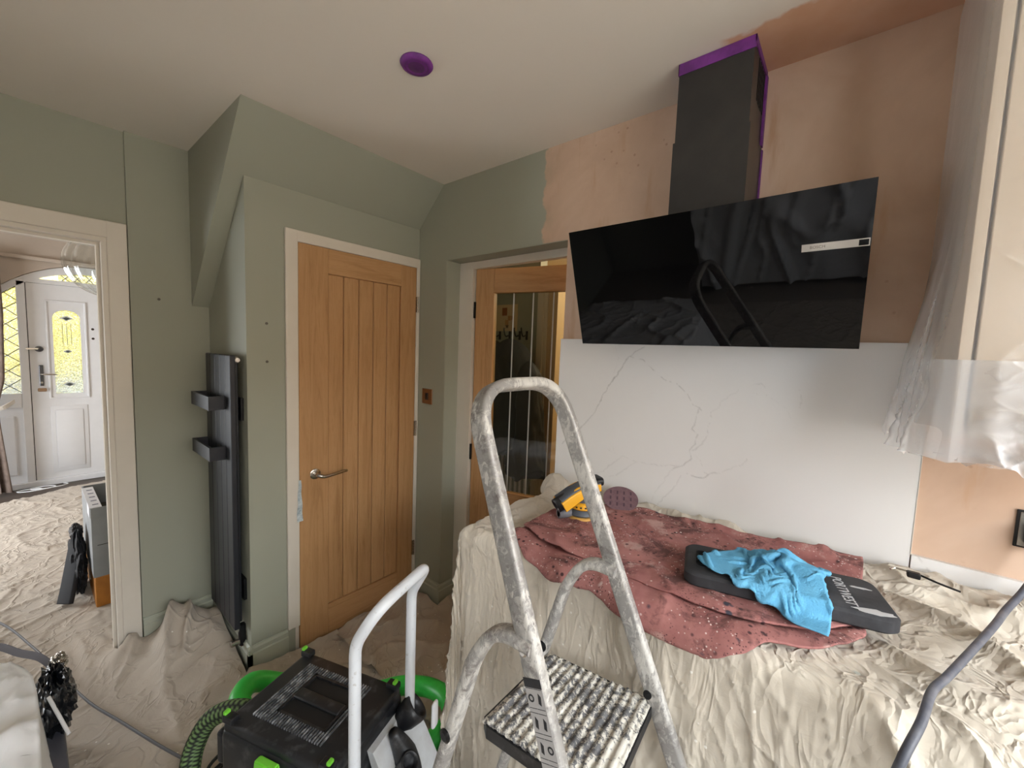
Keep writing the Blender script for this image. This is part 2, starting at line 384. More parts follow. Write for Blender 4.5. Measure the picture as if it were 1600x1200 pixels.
def axisM(loc, zdir, xdir=None):
    z = Vector(zdir).normalized(); x = Vector(xdir) if xdir is not None else z.orthogonal(); x = (x-z*z.dot(x)).normalized(); y = z.cross(x)
    return Matrix(((x.x, y.x, z.x, loc[0]), (x.y, y.y, z.y, loc[1]), (x.z, y.z, z.z, loc[2]), (0, 0, 0, 1)))
def gridmesh(PX, mask=None):
    """PX: (n,m,3) array -> bmesh quad grid"""
    n, m = PX.shape[:2]
    me = bpy.data.meshes.new('g'); idx = np.arange(n*m).reshape(n, m)
    q = np.stack([idx[:-1, :-1], idx[1:, :-1], idx[1:, 1:], idx[:-1, 1:]], -1).reshape(-1, 4)
    if mask is not None:
        q = q[mask[:-1, :-1].reshape(-1) & mask[1:, 1:].reshape(-1) & mask[1:, :-1].reshape(-1) & mask[:-1, 1:].reshape(-1)]
    used = np.unique(q); rem = -np.ones(n*m, int); rem[used] = np.arange(len(used))
    me.from_pydata(PX.reshape(-1, 3)[used].tolist(), [], rem[q].tolist())
    bm = bmesh.new(); bm.from_mesh(me); bpy.data.meshes.remove(me); return bm
def text_bm(s, size, M, depth=.0006, align='CENTER', sx=1.0):
    cu = bpy.data.curves.new('t', 'FONT'); cu.body = s; cu.size = size; cu.extrude = depth; cu.align_x = align; cu.align_y = 'CENTER'; cu.resolution_u = 3
    o = bpy.data.objects.new('t', cu); COL.objects.link(o)
    bpy.context.view_layer.update()
    me = bpy.data.meshes.new_from_object(o.evaluated_get(bpy.context.evaluated_depsgraph_get()))
    bm = bmesh.new(); bm.from_mesh(me); bpy.data.objects.remove(o); bpy.data.curves.remove(cu); bpy.data.meshes.remove(me)
    bm.transform(M @ Matrix.Diagonal((sx, 1, 1, 1))); return bm
# numpy value noise
def _h(ix, iy, seed):
    a = (ix.astype(np.int64)*374761393+iy.astype(np.int64)*668265263+seed*982451653) & 0x7fffffff
    a = ((a ^ (a >> 13))*1274126177) & 0x7fffffff
    return ((a ^ (a >> 16)) & 0xffff)/65535.0
def vnoise(x, y, seed=0):
    ix = np.floor(x); iy = np.floor(y); fx = x-ix; fy = y-iy
    fx = fx*fx*fx*(fx*(fx*6-15)+10); fy = fy*fy*fy*(fy*(fy*6-15)+10)
    a = _h(ix, iy, seed); b_ = _h(ix+1, iy, seed); c = _h(ix, iy+1, seed); d = _h(ix+1, iy+1, seed)
    return (a+(b_-a)*fx)*(1-fy)+(c+(d-c)*fx)*fy
def fbm(x, y, seed=0, o=4, g=.5):
    s = 0; a = 1; t = 0
    for k in range(o):
        s = s+a*vnoise(x*2**k, y*2**k, seed+k*17); t += a; a *= g
    return s/t
def ridge(x, y, seed=0, p=2.0, o=1):
    s = 0; a = 1; t = 0
    for k in range(o):
        s = s+a*(1-np.abs(2*vnoise(x*2**k, y*2**k, seed+31*k)-1))**p; t += a; a *= .5
    return s/t
def sstep(x, a, b_):
    t = np.clip((x-a)/(b_-a), 0, 1); return t*t*(3-2*t)

# small position-based cloth settle over a height function
def pbd(P, du, dv, hfun, steps=220, iters=14, g=9.8, dt=.012, mu=.75, bend=.25, damp=.985, thick=.0, far=0, fk=.5):
    P=P.copy(); V=np.zeros_like(P)
    n,m=P.shape[:2]; dd=np.hypot(du,dv)
    cons=[((slice(0,-1),slice(None)),(slice(1,None),slice(None)),du,1.0),((slice(None),slice(0,-1)),(slice(None),slice(1,None)),dv,1.0),
          ((slice(0,-1),slice(0,-1)),(slice(1,None),slice(1,None)),dd,.6),((slice(1,None),slice(0,-1)),(slice(0,-1),slice(1,None)),dd,.6),
          ((slice(0,-2),slice(None)),(slice(2,None),slice(None)),2*du,bend),((slice(None),slice(0,-2)),(slice(None),slice(2,None)),2*dv,bend)]
    if far: cons+=[((slice(0,-far),slice(None)),(slice(far,None),slice(None)),far*du*.97,fk),((slice(None),slice(0,-far)),(slice(None),slice(far,None)),far*dv*.97,fk)]
    for s in range(steps):
        V[...,2]-=g*dt; Q=P+V*dt
        for it in range(iters):
            for a,b,L,k in cons:
                # red-black in strips to converge faster
                d=Q[b]-Q[a]; l=np.linalg.norm(d,axis=-1,keepdims=True)+1e-9
                c=d*((l-L)/l)*(.5*k*.5)
                Q[a]+=c; Q[b]-=c
            h=hfun(Q[...,0],Q[...,1])+thick; pen=Q[...,2]<h
            Q[...,2]=np.where(pen,h,Q[...,2])
            Q[...,:2]=np.where(pen[...,None],P[...,:2]+(Q[...,:2]-P[...,:2])*(1-mu),Q[...,:2])
        V=(Q-P)/dt*damp; P=Q
    return P

# ------------------------------------------------------------------ the room
CZ = 2.44
AX = 1.525       # hob wall plane
YC = 2.0         # cupboard front plane
YB = 2.53        # alcove back / strip plane
XC = .62         # cupboard side plane
FY = 6.23        # front door plane
# floor
bm = B(XL, 1.6, YR, 2.62, -.1, -.02); struct('floor', bm, plain('kitchen_floor_tile', (150, 140, 128), .4))
struct('floor', B(-1.9, 1.6, 2.62, 6.5, -.1, -.021), 'dark_floorboards')
struct('floor', B(1.6, 4.3, .2, 3.0, -.1, -.02), 'dark_floorboards')
# ceilings
struct('ceiling', B(XL, AX+.12, YR, YB+.12, CZ, CZ+.1), 'ceiling_paint')
struct('ceiling', B(-1.9, 1.6, YB+.12, 6.5, 2.46, 2.56), plain('hall_ceiling_paint', (190, 178, 165), .85))
struct('ceiling', B(AX+.12, 4.3, .2, 3.0, 2.44, 2.54), plain('hall_ceiling_paint', (190, 178, 165), .85))
# hob wall (opening y .97..1.754, z<2.03), sage reveal
OY0, OY1, OZ = .97, 1.754, 2.028
bm = bmesh.new()
box(bm, AX, AX+.12, YR, OY0, -.02, CZ); box(bm, AX, AX+.12, OY1, YB+.12, -.02, CZ); box(bm, AX, AX+.12, OY0, OY1, OZ, CZ)
struct('wall_hob', bm, 'hob_wall_plaster')
bm = bmesh.new(); box(bm, AX+.0015, AX+.118, OY1-.003, OY1, 0, OZ); box(bm, AX+.0015, AX+.118, OY0, OY1, OZ-.003, OZ)
struct('trim_1', bm, 'sage_paint')
# wall behind right with the kitchen window
bm = bmesh.new(); x0, x1, z0, z1 = WIN_K
box(bm, XL-.12, x0, YR-.12, YR, -.02, CZ); box(bm, x1, AX+.12, YR-.12, YR, -.02, CZ); box(bm, x0, x1, YR-.12, YR, -.02, z0); box(bm, x0, x1, YR-.12, YR, z1, CZ)
struct('wall_right', bm, 'sage_paint')
wn1 = bmesh.new()
for a in (x0+.025, (x0+x1)/2, x1-.025): box(wn1, a-.025, a+.025, YR-.09, YR-.03, z0, z1)
for a in (z0+.025, z1-.025): box(wn1, x0, x1, YR-.088, YR-.032, a-.025, a+.025)
w1 = struct('window_1', wn1, upvc)
# left kitchen wall
struct('wall_left', B(XL-.12, XL, YR-.12, YB+.2, -.02, CZ), 'sage_paint')
# strip wall + doorway wall (plane y = 2.53), doorway x -.62..0.25
DX0, DX1, DZ = -.62, .25, 1.965
bm = bmesh.new()
box(bm, .325, AX, YB, YB+.12, -.02, CZ)
struct('wall_alcove', bm, 'sage_paint')
bm = bmesh.new(); box(bm, DX1, .325, YB+.018, YB+.12, -.02, CZ); box(bm, DX0, DX1, YB+.018, YB+.12, DZ, CZ); box(bm, XL, DX0, YB+.018, YB+.12, -.02, CZ)
struct('wall_doorway', bm, 'sage_paint')
# doorway casing
bm = bmesh.new()
box(bm, DX1+.005, .322, YB-.006, YB+.018, 0, DZ+.072, bev=.004); box(bm, DX0-.07, .3215, YB-.005, YB+.018, DZ+.0, DZ+.0715, bev=.004); box(bm, DX0-.07, DX0, YB-.0055, YB+.018, 0, DZ+.0715, bev=.004)
struct('trim_2', bm, white_gloss)
bm = bmesh.new()
box(bm, DX1-.012, DX1+.006, YB+.0, YB+.15, 0, DZ+.001); box(bm, DX1-.024, DX1-.011, YB+.05, YB+.085, 0, DZ-.01); box(bm, DX0, DX1+.0045, YB+.001, YB+.149, DZ-.018, DZ-.0005); box(bm, DX0, DX1-.013, YB+.0505, YB+.0845, DZ-.03, DZ-.017)
struct('trim_3', bm, white_gloss)
# stair soffit sloping down away from us, with its stringer side
SLX = .55
y_top, y_bot, z_bot = 1.79, YB, 1.70
bm = bmesh.new()
prism(bm, [(SLX, y_top, CZ+.001), (SLX, YB+.001, CZ+.001), (SLX, YB+.001, z_bot)], (AX-SLX, 0, 0))
struct('ceiling_stairs', bm, 'sage_paint', label='sloping underside of the stairs painted sage')
# cupboard under the stairs: front wall with door opening and side wall
def slope_z(y): return CZ-(y-y_top)*(CZ-z_bot)/(YB-y_top)
PX0, PX1, PZ = .825, 1.5, 2.0         # door opening
zf = slope_z(YC)
bm = bmesh.new()
box(bm, XC, PX0-.012, YC, YC+.1, -.02, zf-.002); box(bm, PX0-.012, AX, YC, YC+.1, PZ+.012, zf-.002); box(bm, PX1+.012, AX, YC, YC+.1, -.02, PZ+.012)
prism(bm, [(XC, YC+.1, -.02), (XC, YB, -.02), (XC, YB, z_bot-.002), (XC, YC+.1, slope_z(YC+.1)-.002)], (.08, 0, 0))
struct('wall_cupboard', bm, 'sage_paint')
# casing of the oak door
bm = bmesh.new()
box(bm, .775, .83, YC-.016, YC, .14, 2.055, bev=.004); box(bm, .7752, AX-.001, YC-.0155, YC, 2.003, 2.0548, bev=.004); box(bm, 1.502, AX-.001, YC-.015, YC, 0, 2.03, bev=.004)
struct('trim_4', bm, white_gloss)
bm = bmesh.new(); box(bm, .813, .829, YC-.001, YC+.1, 0, PZ+.01); box(bm, 1.503, 1.514, YC, YC+.1, 0, PZ+.01); box(bm, .829, 1.503, YC, YC+.1, PZ+.004, PZ+.012)
struct('trim_5', bm, white_gloss)
# baseboards: profile with a moulded top
def skirting(name, p0, p1, nrm, h=.15, t=.018):
    p0 = Vector(p0); p1 = Vector(p1); n = Vector(nrm)
    prof = [(0, 0), (t, 0), (t, h-.035), (t-.006, h-.03), (t-.005, h-.012), (t-.012, h-.004), (t-.013, h), (0, h)]
    bm = bmesh.new(); prism(bm, [p0+n*a+Vector((0, 0, b_)) for a, b_ in prof], p1-p0); struct(name, bm, plain('sage_gloss', (168, 171, 156), .4))
skirting('baseboard_cupboard', (XC-.018, YC, -.02), (.775, YC, -.02), (0, -1, 0), .165)
skirting('baseboard_cupboard_side', (XC, YC-.018, -.02), (XC, YB, -.02), (-1, 0, 0), .165)
skirting('baseboard_alcove', (.325, YB, -.02), (XC-.018, YB, -.02), (0, -1, 0), .2)
skirting('baseboard_hob', (AX, YC-.016, -.02), (AX, OY1, -.02), (-1, 0, 0), .165)
skirting('baseboard_reveal', (AX-.018, OY1, -.02), (AX+.1, OY1, -.02), (0, -1, 0), .165)

# ------------------------------------------------------------------ oak door under the stairs
def oak_door(root, x0, x1, z0, z1, yf, yb):
    """ledged oak door: stiles, rails and tongue-and-groove boards; face at yf"""
    sw, rw = .142, .12
    for a, b_ in ((x0, x0+sw), (x1-.105, x1)): obj('stile', B(a, b_, yf, yb, z0, z1, bev=.002, seg=1), 'oak_upright', root)
    obj('rail', B(x0+sw, x1-.105, yf, yb, z1-rw, z1, bev=.002, seg=1), 'oak_cross', root)
    obj('rail', B(x0+sw, x1-.105, yf, yb, z0, z0+.165, bev=.002, seg=1), 'oak_cross', root)
    a, b_ = x0+sw, x1-.105; n = 5; w = (b_-a)/n
    for i in range(n):
        obj('board', B(a+i*w+.0012, a+(i+1)*w-.0012, yf+.009, yb-.009, z0+.165, z1-rw, bev=.004, seg=1), 'oak_upright', root)
d1 = thing('door_1', 'oak cupboard door with five upright boards', None, (PX0+.005, YC, 0)); d1['kind'] = 'structure'
oak_door(d1, .831, 1.5, .014, 2.002, YC-.012, YC+.03)
bm = L([(0, .001), (.026, .001), (.026, .007), (.022, .009), (.0, .009)], axisM((.905, YC-.011, .895), (0, -1, 0)))
rose = obj('handle_rose', bm, chrome, d1, angle=40, label='round brushed steel rose')
bm = T(smoothpath([(.905, YC-.018, .895), (.905, YC-.055, .895), (.93, YC-.064, .887), (.97, YC-.062, .888), (1.03, YC-.056, .892), (1.05, YC-.054, .891)], 5), [.010]*5+[.0095]*6+[.0085]*6+[.008]*5+[.007]*4, n=12)
obj('lever', bm, chrome, rose, smooth=True)
for zz in (1.79, 1.05, .3):
    bm = bmesh.new(); box(bm, 1.494, 1.512, YC-.0195, YC-.012, zz-.045, zz+.045)
    for k in range(5): tube(bm, [(1.503, YC-.021, zz-.045+.018*k), (1.503, YC-.021, zz-.045+.018*k+.0165)], .005, n=8)
    obj('hinge', bm, chrome, d1, label='steel butt hinge')
# strip of masking tape hanging in the gap by the latch
bm = gridmesh(np.array([[[.829+.012*(j-.5)*(1+i*.08), YC-.02-.004*math.sin(i*.8), .88-.012*i] for j in (0, 1)] for i in range(18)]))
tag(obj('tape_strip', bm, plain('pale_blue_tape', (196, 204, 206), .6, rgb2=(150, 164, 170), scale=60)), 'pale torn strip of tape hanging beside the oak door edge', 'tape')

# ------------------------------------------------------------------ light switch
t = thing('light_switch', 'small brushed bronze light switch between the two oak doors', 'switch', (AX, 1.897, 1.252))
bm = B(AX-.006, AX, 1.852, 1.942, 1.207, 1.297, bev=.0025); obj('plate', bm, plain('bronze_plate', (150, 116, 88), .3, .9), t)
obj('rocker', B(AX-.011, AX-.004, 1.886, 1.908, 1.232, 1.272, bev=.002), plain('dark_rocker', (40, 24, 18), .4), t, label='dark rocker')
# wall screw plugs
for k, (x, y, z) in enumerate(((.425, YB, 1.72), (.70, YC, 1.62), (.70, YC, 1.45))):
    bm = L([(0, 0), (.006, 0), (.006, .002), (.003, .0025), (0, .001)], axisM((x, y, z), (0, -1, 0)), n=10)
    tag(obj('wall_plug', bm, plain('grey_plug', (96, 92, 84), .6)), ['grey wall plug in the strip beside the left doorway', 'upper grey wall plug left of the oak door casing', 'lower grey wall plug left of the oak door casing'][k], 'wall plug', 'wall plugs')

# ------------------------------------------------------------------ radiator in the alcove
RX = .565
t = thing('radiator', 'tall anthracite vertical radiator with two towel rails in the alcove', 'radiator', (XC, 2.26, 0))
for k in range(5):
    y0 = 2.03+k*.071
    obj('panel', B(RX, RX+.022, y0, y0+.0697, .23, 1.475, bev=.004), anth, t)
obj('back_panel', B(RX+.026, RX+.036, 2.05, 2.37, .25, 1.46, bev=.003), anth, t)
obj('collector', B(RX+.022, RX+.026, 2.04, 2.375, .26, 1.45), blackm, t)
for zz in (1.262, 1.036):
    bm = bmesh.new(); y0, y1, x0 = 2.11, 2.385, RX-.047
    box(bm, x0, RX, y0, y0+.012, zz-.03, zz+.03); box(bm, x0, RX, y1-.012, y1, zz-.03, zz+.03); box(bm, x0-.012, x0, y0, y1, zz-.03, zz+.03)
    obj('towel_rail', bm, anth, t)
for zz in (1.235, .4):
    bm = bmesh.new(); box(bm, RX+.036, XC-.012, 2.075, 2.1, zz-.03, zz+.03); box(bm, XC-.012, XC, 2.045, 2.13, zz-.05, zz+.05)
    br = obj('bracket', bm, blackm, t)
    obj('screw', L([(0, 0), (.005, 0), (.004, .003), (0, .003)], axisM((RX+.046, 2.075, zz), (0, -1, 0)), n=10), chrome, br)
obj('vent_plug', L([(0, 0), (.014, 0), (.014, .012), (.009, .016), (.004, .016), (.004, .012), (0, .012)], axisM((RX+.03, 2.046, 1.455), (0, -1, 0)), n=16), chrome, t, label='chrome bleed plug')
obj('valve', L([(0, 0), (.016, 0), (.018, .01), (.018, .06), (.014, .07), (.014, .1), (0, .1)], axisM((RX+.045, 2.08, .12), (0, 0, 1)), n=16), blackm, t, angle=40)
obj('valve_cap', L([(0, 0), (.014, 0), (.014, .03), (.01, .035), (0, .035)], axisM((RX+.03, 2.08, .14), (-1, 0, 0)), n=14), chrome, t, label='chrome valve cap')
obj('pipe', T([(RX+.045, 2.08, .135), (RX+.045, 2.08, -.015)], .008, n=10), plain('copper_pipe', (168, 100, 66), .35, .9), t, label='copper tail pipe')

# ------------------------------------------------------------------ glazed oak door into the lobby, ajar
bm = bmesh.new(); box(bm, AX+.1, AX+.135, 1.645, OY1-.003, 0, OZ-.003); box(bm, AX+.0985, AX+.1365, OY0+.001, OY1-.0045, 1.985, OZ-.0045)
struct('trim_6', bm, white_gloss)
hx, hy = 1.66, 1.64
ang = math.radians(15)
d2 = thing('door_2', 'oak door glazed with one tall etched pane, ajar', None, (hx, hy, 0), -PI/2+ang); d2['kind'] = 'structure'
MD = WM['door_2']
def dbox(*a, **k): return B(*a, M=MD, **k)
obj('stile', dbox(0, .115, -.02, .02, .01, 1.985, bev=.002, seg=1), 'oak_upright', d2); obj('stile', dbox(.571, .686, -.02, .02, .01, 1.985, bev=.002, seg=1), 'oak_upright', d2)
obj('rail', dbox(.115, .571, -.0195, .0195, 1.853, 1.985, bev=.002, seg=1), 'oak_cross', d2); obj('rail', dbox(.115, .571, -.0195, .0195, .01, .745, bev=.002, seg=1), 'oak_cross', d2)
gl = obj('pane', dbox(.115, .571, -.004, .004, .745, 1.853), 'door_glass', d2)
for k in range(3): obj('etched_line', dbox(.115+.114*(k+1)-.0035, .115+.114*(k+1)+.0035, -.0056, -.0044, .75, 1.85), plain('etched_frost', (190, 194, 194), .6), gl)
for zz in (1.76, .95): obj('hinge', dbox(-.006, .004, -.03, -.018, zz-.045, zz+.045), blackm, d2, label='dark butt hinge')

# lobby beyond
LX = 2.9
bm = bmesh.new(); box(bm, LX, LX+.1, 2.11, 3.1, -.02, 2.44); struct('wall_lobby', bm, 'sage_paint')
bm = bmesh.new(); box(bm, AX+.12, LX, 2.75, 2.85, -.02, 2.44); struct('wall_lobby_left', bm, 'sage_paint')
bm = bmesh.new(); box(bm, LX-.02, LX+.02, 2.005, 2.105, 0, 2.1, bev=.006); box(bm, LX-.03, LX-.02, 2.04, 2.105, 0, 2.1, bev=.004); struct('trim_7', bm, white_gloss)
bm = bmesh.new(); box(bm, LX-.015, LX+.1, 1.905, 2.004, 0, 2.1, bev=.004); struct('trim_8', bm, plain('oak_lining', (206, 178, 142), .5))
bm = bmesh.new(); box(bm, 3.9, 4.0, .3, 2.85, -.02, 2.44); box(bm, AX+.12, 4.0, .2, .3, -.02, 2.44); box(bm, LX+.1, 3.9, 2.75, 2.85, -.02, 2.44)
struct('wall_lobby_far', bm, plain('cream_yellow_paint', (230, 206, 140), .7))
bm = B(3.86, 3.9, 1.9, 2.75, 1.485, 1.51, bev=.004); struct('trim_9', bm, plain('cream_shelf', (220, 200, 150), .5))
sg = thing('wall_sign', 'small teal sign with white letters hanging in the yellow room', 'sign', (3.895, 2.4, 1.2))
obj('board', B(3.885, 3.899, 2.24, 2.535, 1.188, 1.335, bev=.002), plain('teal_sign', (70, 106, 112), .6), sg)
MS = axisM((3.884, 2.49, 1.295), (-1, 0, 0), (0, -1, 0))
obj('lettering', text_bm('D', .06, MS), plain('white_letters', (226, 226, 220), .6), sg)
obj('lettering', text_bm('Y', .06, MS @ Matrix.Translation((0, -.068, 0))), plain('white_letters', (226, 226, 220), .6), sg)
# poster / calendar
p = thing('wall_poster', 'cream printed poster with brown patches above the hung coats', 'poster', (LX, 2.5, 1.9))
obj('sheet', B(LX-.004, LX-.001, 2.345, 2.62, 1.72, 1.965, bev=.001), plain('cream_card', (214, 190, 150), .7), p)
for yy, zz, s, cc in ((2.50, 1.90, .03, (150, 86, 46)), (2.44, 1.84, .018, (190, 140, 90)), (2.40, 1.84, .016, (180, 130, 90)), (2.47, 1.80, .02, (200, 150, 100))):
    obj('print', B(LX-.0055, LX-.004, yy-s, yy+s, zz-s*1.2, zz+s*1.2), plain('print_%d' % cc[0], cc, .7), p)
st = bmesh.new()
pts = []
for k in range(10):
    r = .026 if k % 2 == 0 else .011; pts.append((LX-.0055, 2.465+r*math.sin(k*PI/5), 1.765+r*math.cos(k*PI/5)))
prism(st, pts, (.0015, 0, 0)); obj('print', st, plain('print_dark', (100, 74, 44), .7), p)
# coat hooks
h_ = thing('coat_hooks', 'black coat hook rail behind the coats', 'hooks', (LX, 2.4, 1.68))
for yy in (2.55, 2.43, 2.31, 2.23): obj('hook_plate', B(LX-.008, LX-.001, yy-.012, yy+.012, 1.64, 1.72, bev=.003), blackm, h_)
for yy in (2.55, 2.43, 2.31, 2.23):
    obj('hook', T(smoothpath([(LX-.02, yy, 1.68), (LX-.06, yy, 1.67), (LX-.085, yy, 1.72), (LX-.085, yy, 1.745)], 4), .006, n=8), blackm, h_)
# coats: closed sagging shells
def coat(name, label, x0, yc, ztop, zbot, wtop, wbot, dep, seed, mat):
    n, m = 60, 64; th = np.linspace(0, 2*PI, m, endpoint=False); s = np.linspace(0, 1, n)
    TH, S = np.meshgrid(th, s); wid = (wtop+(wbot-wtop)*S**.8)*np.clip(S*9, .02, 1)**.5*.5
    dd = dep*np.clip(S*7, .03, 1)**.5*.5
    fold = 1+.16*np.sin(TH*7+6*fbm(S*3, TH, seed)*2)*S+.25*(fbm(TH*3/1.0, S*4, seed+3, 3)-.5)
    Y = yc+wid*np.cos(TH)*fold+.06*(S-.3)*(fbm(S*2, S*0, seed+9)-.5); X = x0+dd*np.sin(TH)*fold; X = np.minimum(X, LX-.012)
    Z = ztop+(zbot-ztop)*S-.04*np.cos(TH*2+seed)*S+.05*np.abs(np.sin(TH*1.5+seed))*S
    P = np.stack([X, Y, Z], -1); P = np.concatenate([P, P[:, :1]], 1)
    bm = gridmesh(P); bmesh.ops.remove_doubles(bm, verts=bm.verts, dist=1e-5)
    bmesh.ops.holes_fill(bm, edges=[e for e in bm.edges if len(e.link_faces) < 2])
    return tag(obj(name, bm, mat, smooth=True), label, 'coat', 'coats on the lobby hooks')
coat('hanging_coat', 'dark grey coat hanging nearest the oak stile behind the glass', 2.70, 2.46, 1.63, .60, .34, .52, .28, 3, plain('dark_grey_cloth', (40, 40, 44), .9, rgb2=(32, 32, 35), scale=8))
coat('hanging_coat', 'black coat hanging in the middle behind the etched glass', 2.66, 2.22, 1.64, .64, .34, .56, .30, 8, plain('black_cloth', (22, 22, 24), .85, rgb2=(30, 29, 31), scale=8))
coat('hanging_coat', 'long black jacket hanging at the right by the oak lining', 2.64, 2.00, 1.46, .50, .2, .36, .2, 15, plain('black_nylon', (24, 24, 27), .6, rgb2=(34, 32, 36), scale=8))
# pale radiator low behind the coats
t = thing('lobby_radiator', 'low white column radiator under the coats in the lobby', 'radiator', (LX, 2.2, .1))
for k in range(7): obj('column', T([(LX-.05, 2.15+.055*k, .12), (LX-.05, 2.15+.055*k, .62)], .012, n=8), upvc, t)
for zz in (.14, .6): obj('header', T([(LX-.05, 2.13, zz), (LX-.05, 2.5, zz)], .014, n=8), upvc, t)
bm = bmesh.new(); 
lp = bpy.data.lights.new('lobby_lamp', 'POINT'); lp.energy = 32; lp.color = (1, .87, .66); lp.shadow_soft_size = .12
lo = bpy.data.objects.new('lobby_lamp', lp); COL.objects.link(lo); lo.location = (3.3, 1.1, 2.25)

# ------------------------------------------------------------------ ceiling light masked in purple
t = thing('ceiling_spotlight', 'round ceiling spotlight masked with purple film', 'ceiling light', (.838, 1.131, CZ))
obj('bezel', L([(0, 0), (.05, 0), (.052, -.004), (.047, -.011), (.038, -.013), (0, -.013)], axisM((.838, 1.131, CZ), (0, 0, 1)), n=32), purple, t, angle=50)
obj('masking_film', L([(.037, -.0135), (.03, -.012), (.02, -.0145), (.0, -.0135)], axisM((.838, 1.131, CZ), (0, 0, 1)), n=24), plain('purple_film_dark', (86, 40, 100), .35, bump=(60, .6)), t, smooth=True)

# ------------------------------------------------------------------ cooker hood
HY0, HY1 = -.022, .773
t = thing('cooker_hood', 'angled black glass cooker hood with charcoal chimney', 'cooker hood', (1.4, .37, 1.577))
bx, bz, tx, tz = 1.352, 1.577, 1.218, 1.952
nx = Vector((-(tz-bz), 0, -(bx-tx))).normalized()       # outward normal of the pane
tv = Vector((tx-bx, 0, tz-bz))
def pane(y0, y1, s0, s1, d0, d1):
    P = [Vector((bx, y0, bz))+tv*s0+nx*d0, Vector((bx, y1, bz))+tv*s0+nx*d0, Vector((bx, y1, bz))+tv*s1+nx*d0, Vector((bx, y0, bz))+tv*s1+nx*d0]
    bm = bmesh.new(); prism(bm, [tuple(q) for q in P], nx*(d1-d0)); return bm
obj('glass_panel', pane(HY0, HY1, 0, 1, -.008, 0), 'black_glass', t)
sx = pane(HY0+.002, HY0+.132, .635, .68, -.001, .0022)
cs = obj('control_strip', sx, plain('glossy_steel', (196, 188, 176), .12, 1.0), t, label='polished steel control strip')
obj('display', pane(HY0+.004, HY0+.022, .641, .674, .002, .0027), 'black_glass', cs)
MT = axisM(tuple(Vector((bx, HY0+.10, bz))+tv*.6575+nx*.0024), nx, (0, -1, 0))
obj('lettering', text_bm('BOSCH', .0095, MT, .0003), plain('steel_etch', (120, 112, 104), .4, .5), cs)
bm = bmesh.new()
prism(bm, [(1.352, 0, 1.585), (1.50, 0, 1.585), (1.50, 0, 1.95), (1.26, 0, 1.95), (1.262, 0, 1.862)], (0, .7, 0)); bmesh.ops.translate(bm, verts=bm.verts, vec=(.0, .025, 0))
obj('housing', bm, blackm, t)
obj('chimney_lower', B(1.3275, AX-.001, .2615, .4745, 1.95, 2.205), charcoal, t)
up_ = obj('chimney_upper', B(1.331, AX-.001, .266, .47, 2.2, CZ-.001), charcoal, t)
for k in range(5):
    obj('vent_slot', B(1.40+.022*k, 1.41+.022*k, .2645, .2665, 2.30, 2.415), plain('vent_black', (12, 10, 10), .8), up_)
bm = bmesh.new(); box(bm, 1.3285, 1.331, .2625, .4725, 2.405, CZ-.002); box(bm, 1.3285, AX-.001, .2625, .2655, 2.418, CZ-.002); box(bm, 1.3285, AX-.001, .47, .4725, 2.405, CZ-.002)
obj('masking_tape', bm, purple, up_, label='purple masking tape round the top')
bm = B(AX-.02, AX-.0012, .259, .2655, 2.21, 2.42); obj('masking_tape', bm, purple, up_, label='purple masking tape down the edge')
obj('masking_tape', B(AX-.012, AX-.0012, .2575, .2613, 1.955, 2.2), purple, t, label='purple masking tape down the edge')

# ------------------------------------------------------------------ marble splashback and upstand
def veined(y0, y1, z0, z1, step, lines, name, label, thick=.012, cat='splashback'):
    ny = int((y1-y0)/step)+1; nz = int((z1-z0)/step)+1
    Y, Z = np.meshgrid(np.linspace(y0, y1, ny), np.linspace(z0, z1, nz), indexing='ij')
    P = np.stack([np.full_like(Y, AX-thick), Y, Z], -1)
    v = np.zeros_like(Y)
    for pts, w, st in lines:
        for (a, b_), (c, d) in zip(pts, pts[1:]):
            jit = .006*(fbm(Y*40, Z*40, 5, 3)-.5)*2
            dx, dz = c-a, d-b_; L2 = dx*dx+dz*dz
            tt = np.clip(((Y-a)*dx+(Z-b_)*dz)/L2, 0, 1)
            dist = np.hypot(Y-(a+tt*dx)+jit, Z-(b_+tt*dz)+jit)
            fade = .35+.65*fbm(Y*16+3, Z*16, 11, 2)
            v = np.maximum(v, st*fade*np.clip(1-dist/w, 0, 1))
    bm = gridmesh(P); vs = list(bm.verts)
    bmesh.ops.recalc_face_normals(bm, faces=bm.faces)
    me = bpy.data.meshes.new(name); bm.to_mesh(me); bm.free()
    at = me.attributes.new('vein', 'FLOAT', 'POINT'); at.data.foreach_set('value', v.reshape(-1).astype(np.float32))
    # slab thickness
    o = bpy.data.objects.new(name, me); COL.objects.link(o); me.materials.append(MATS['veined_marble'])
    tag(o, label, cat)
    e = bmesh.new(); e_ = .0006
    box(e, AX-thick+.0004, AX-.0005, y0, y1, z0, z1)
    obj('slab', e, plain('marble_edge', (216, 214, 211), .35), o)
    return o
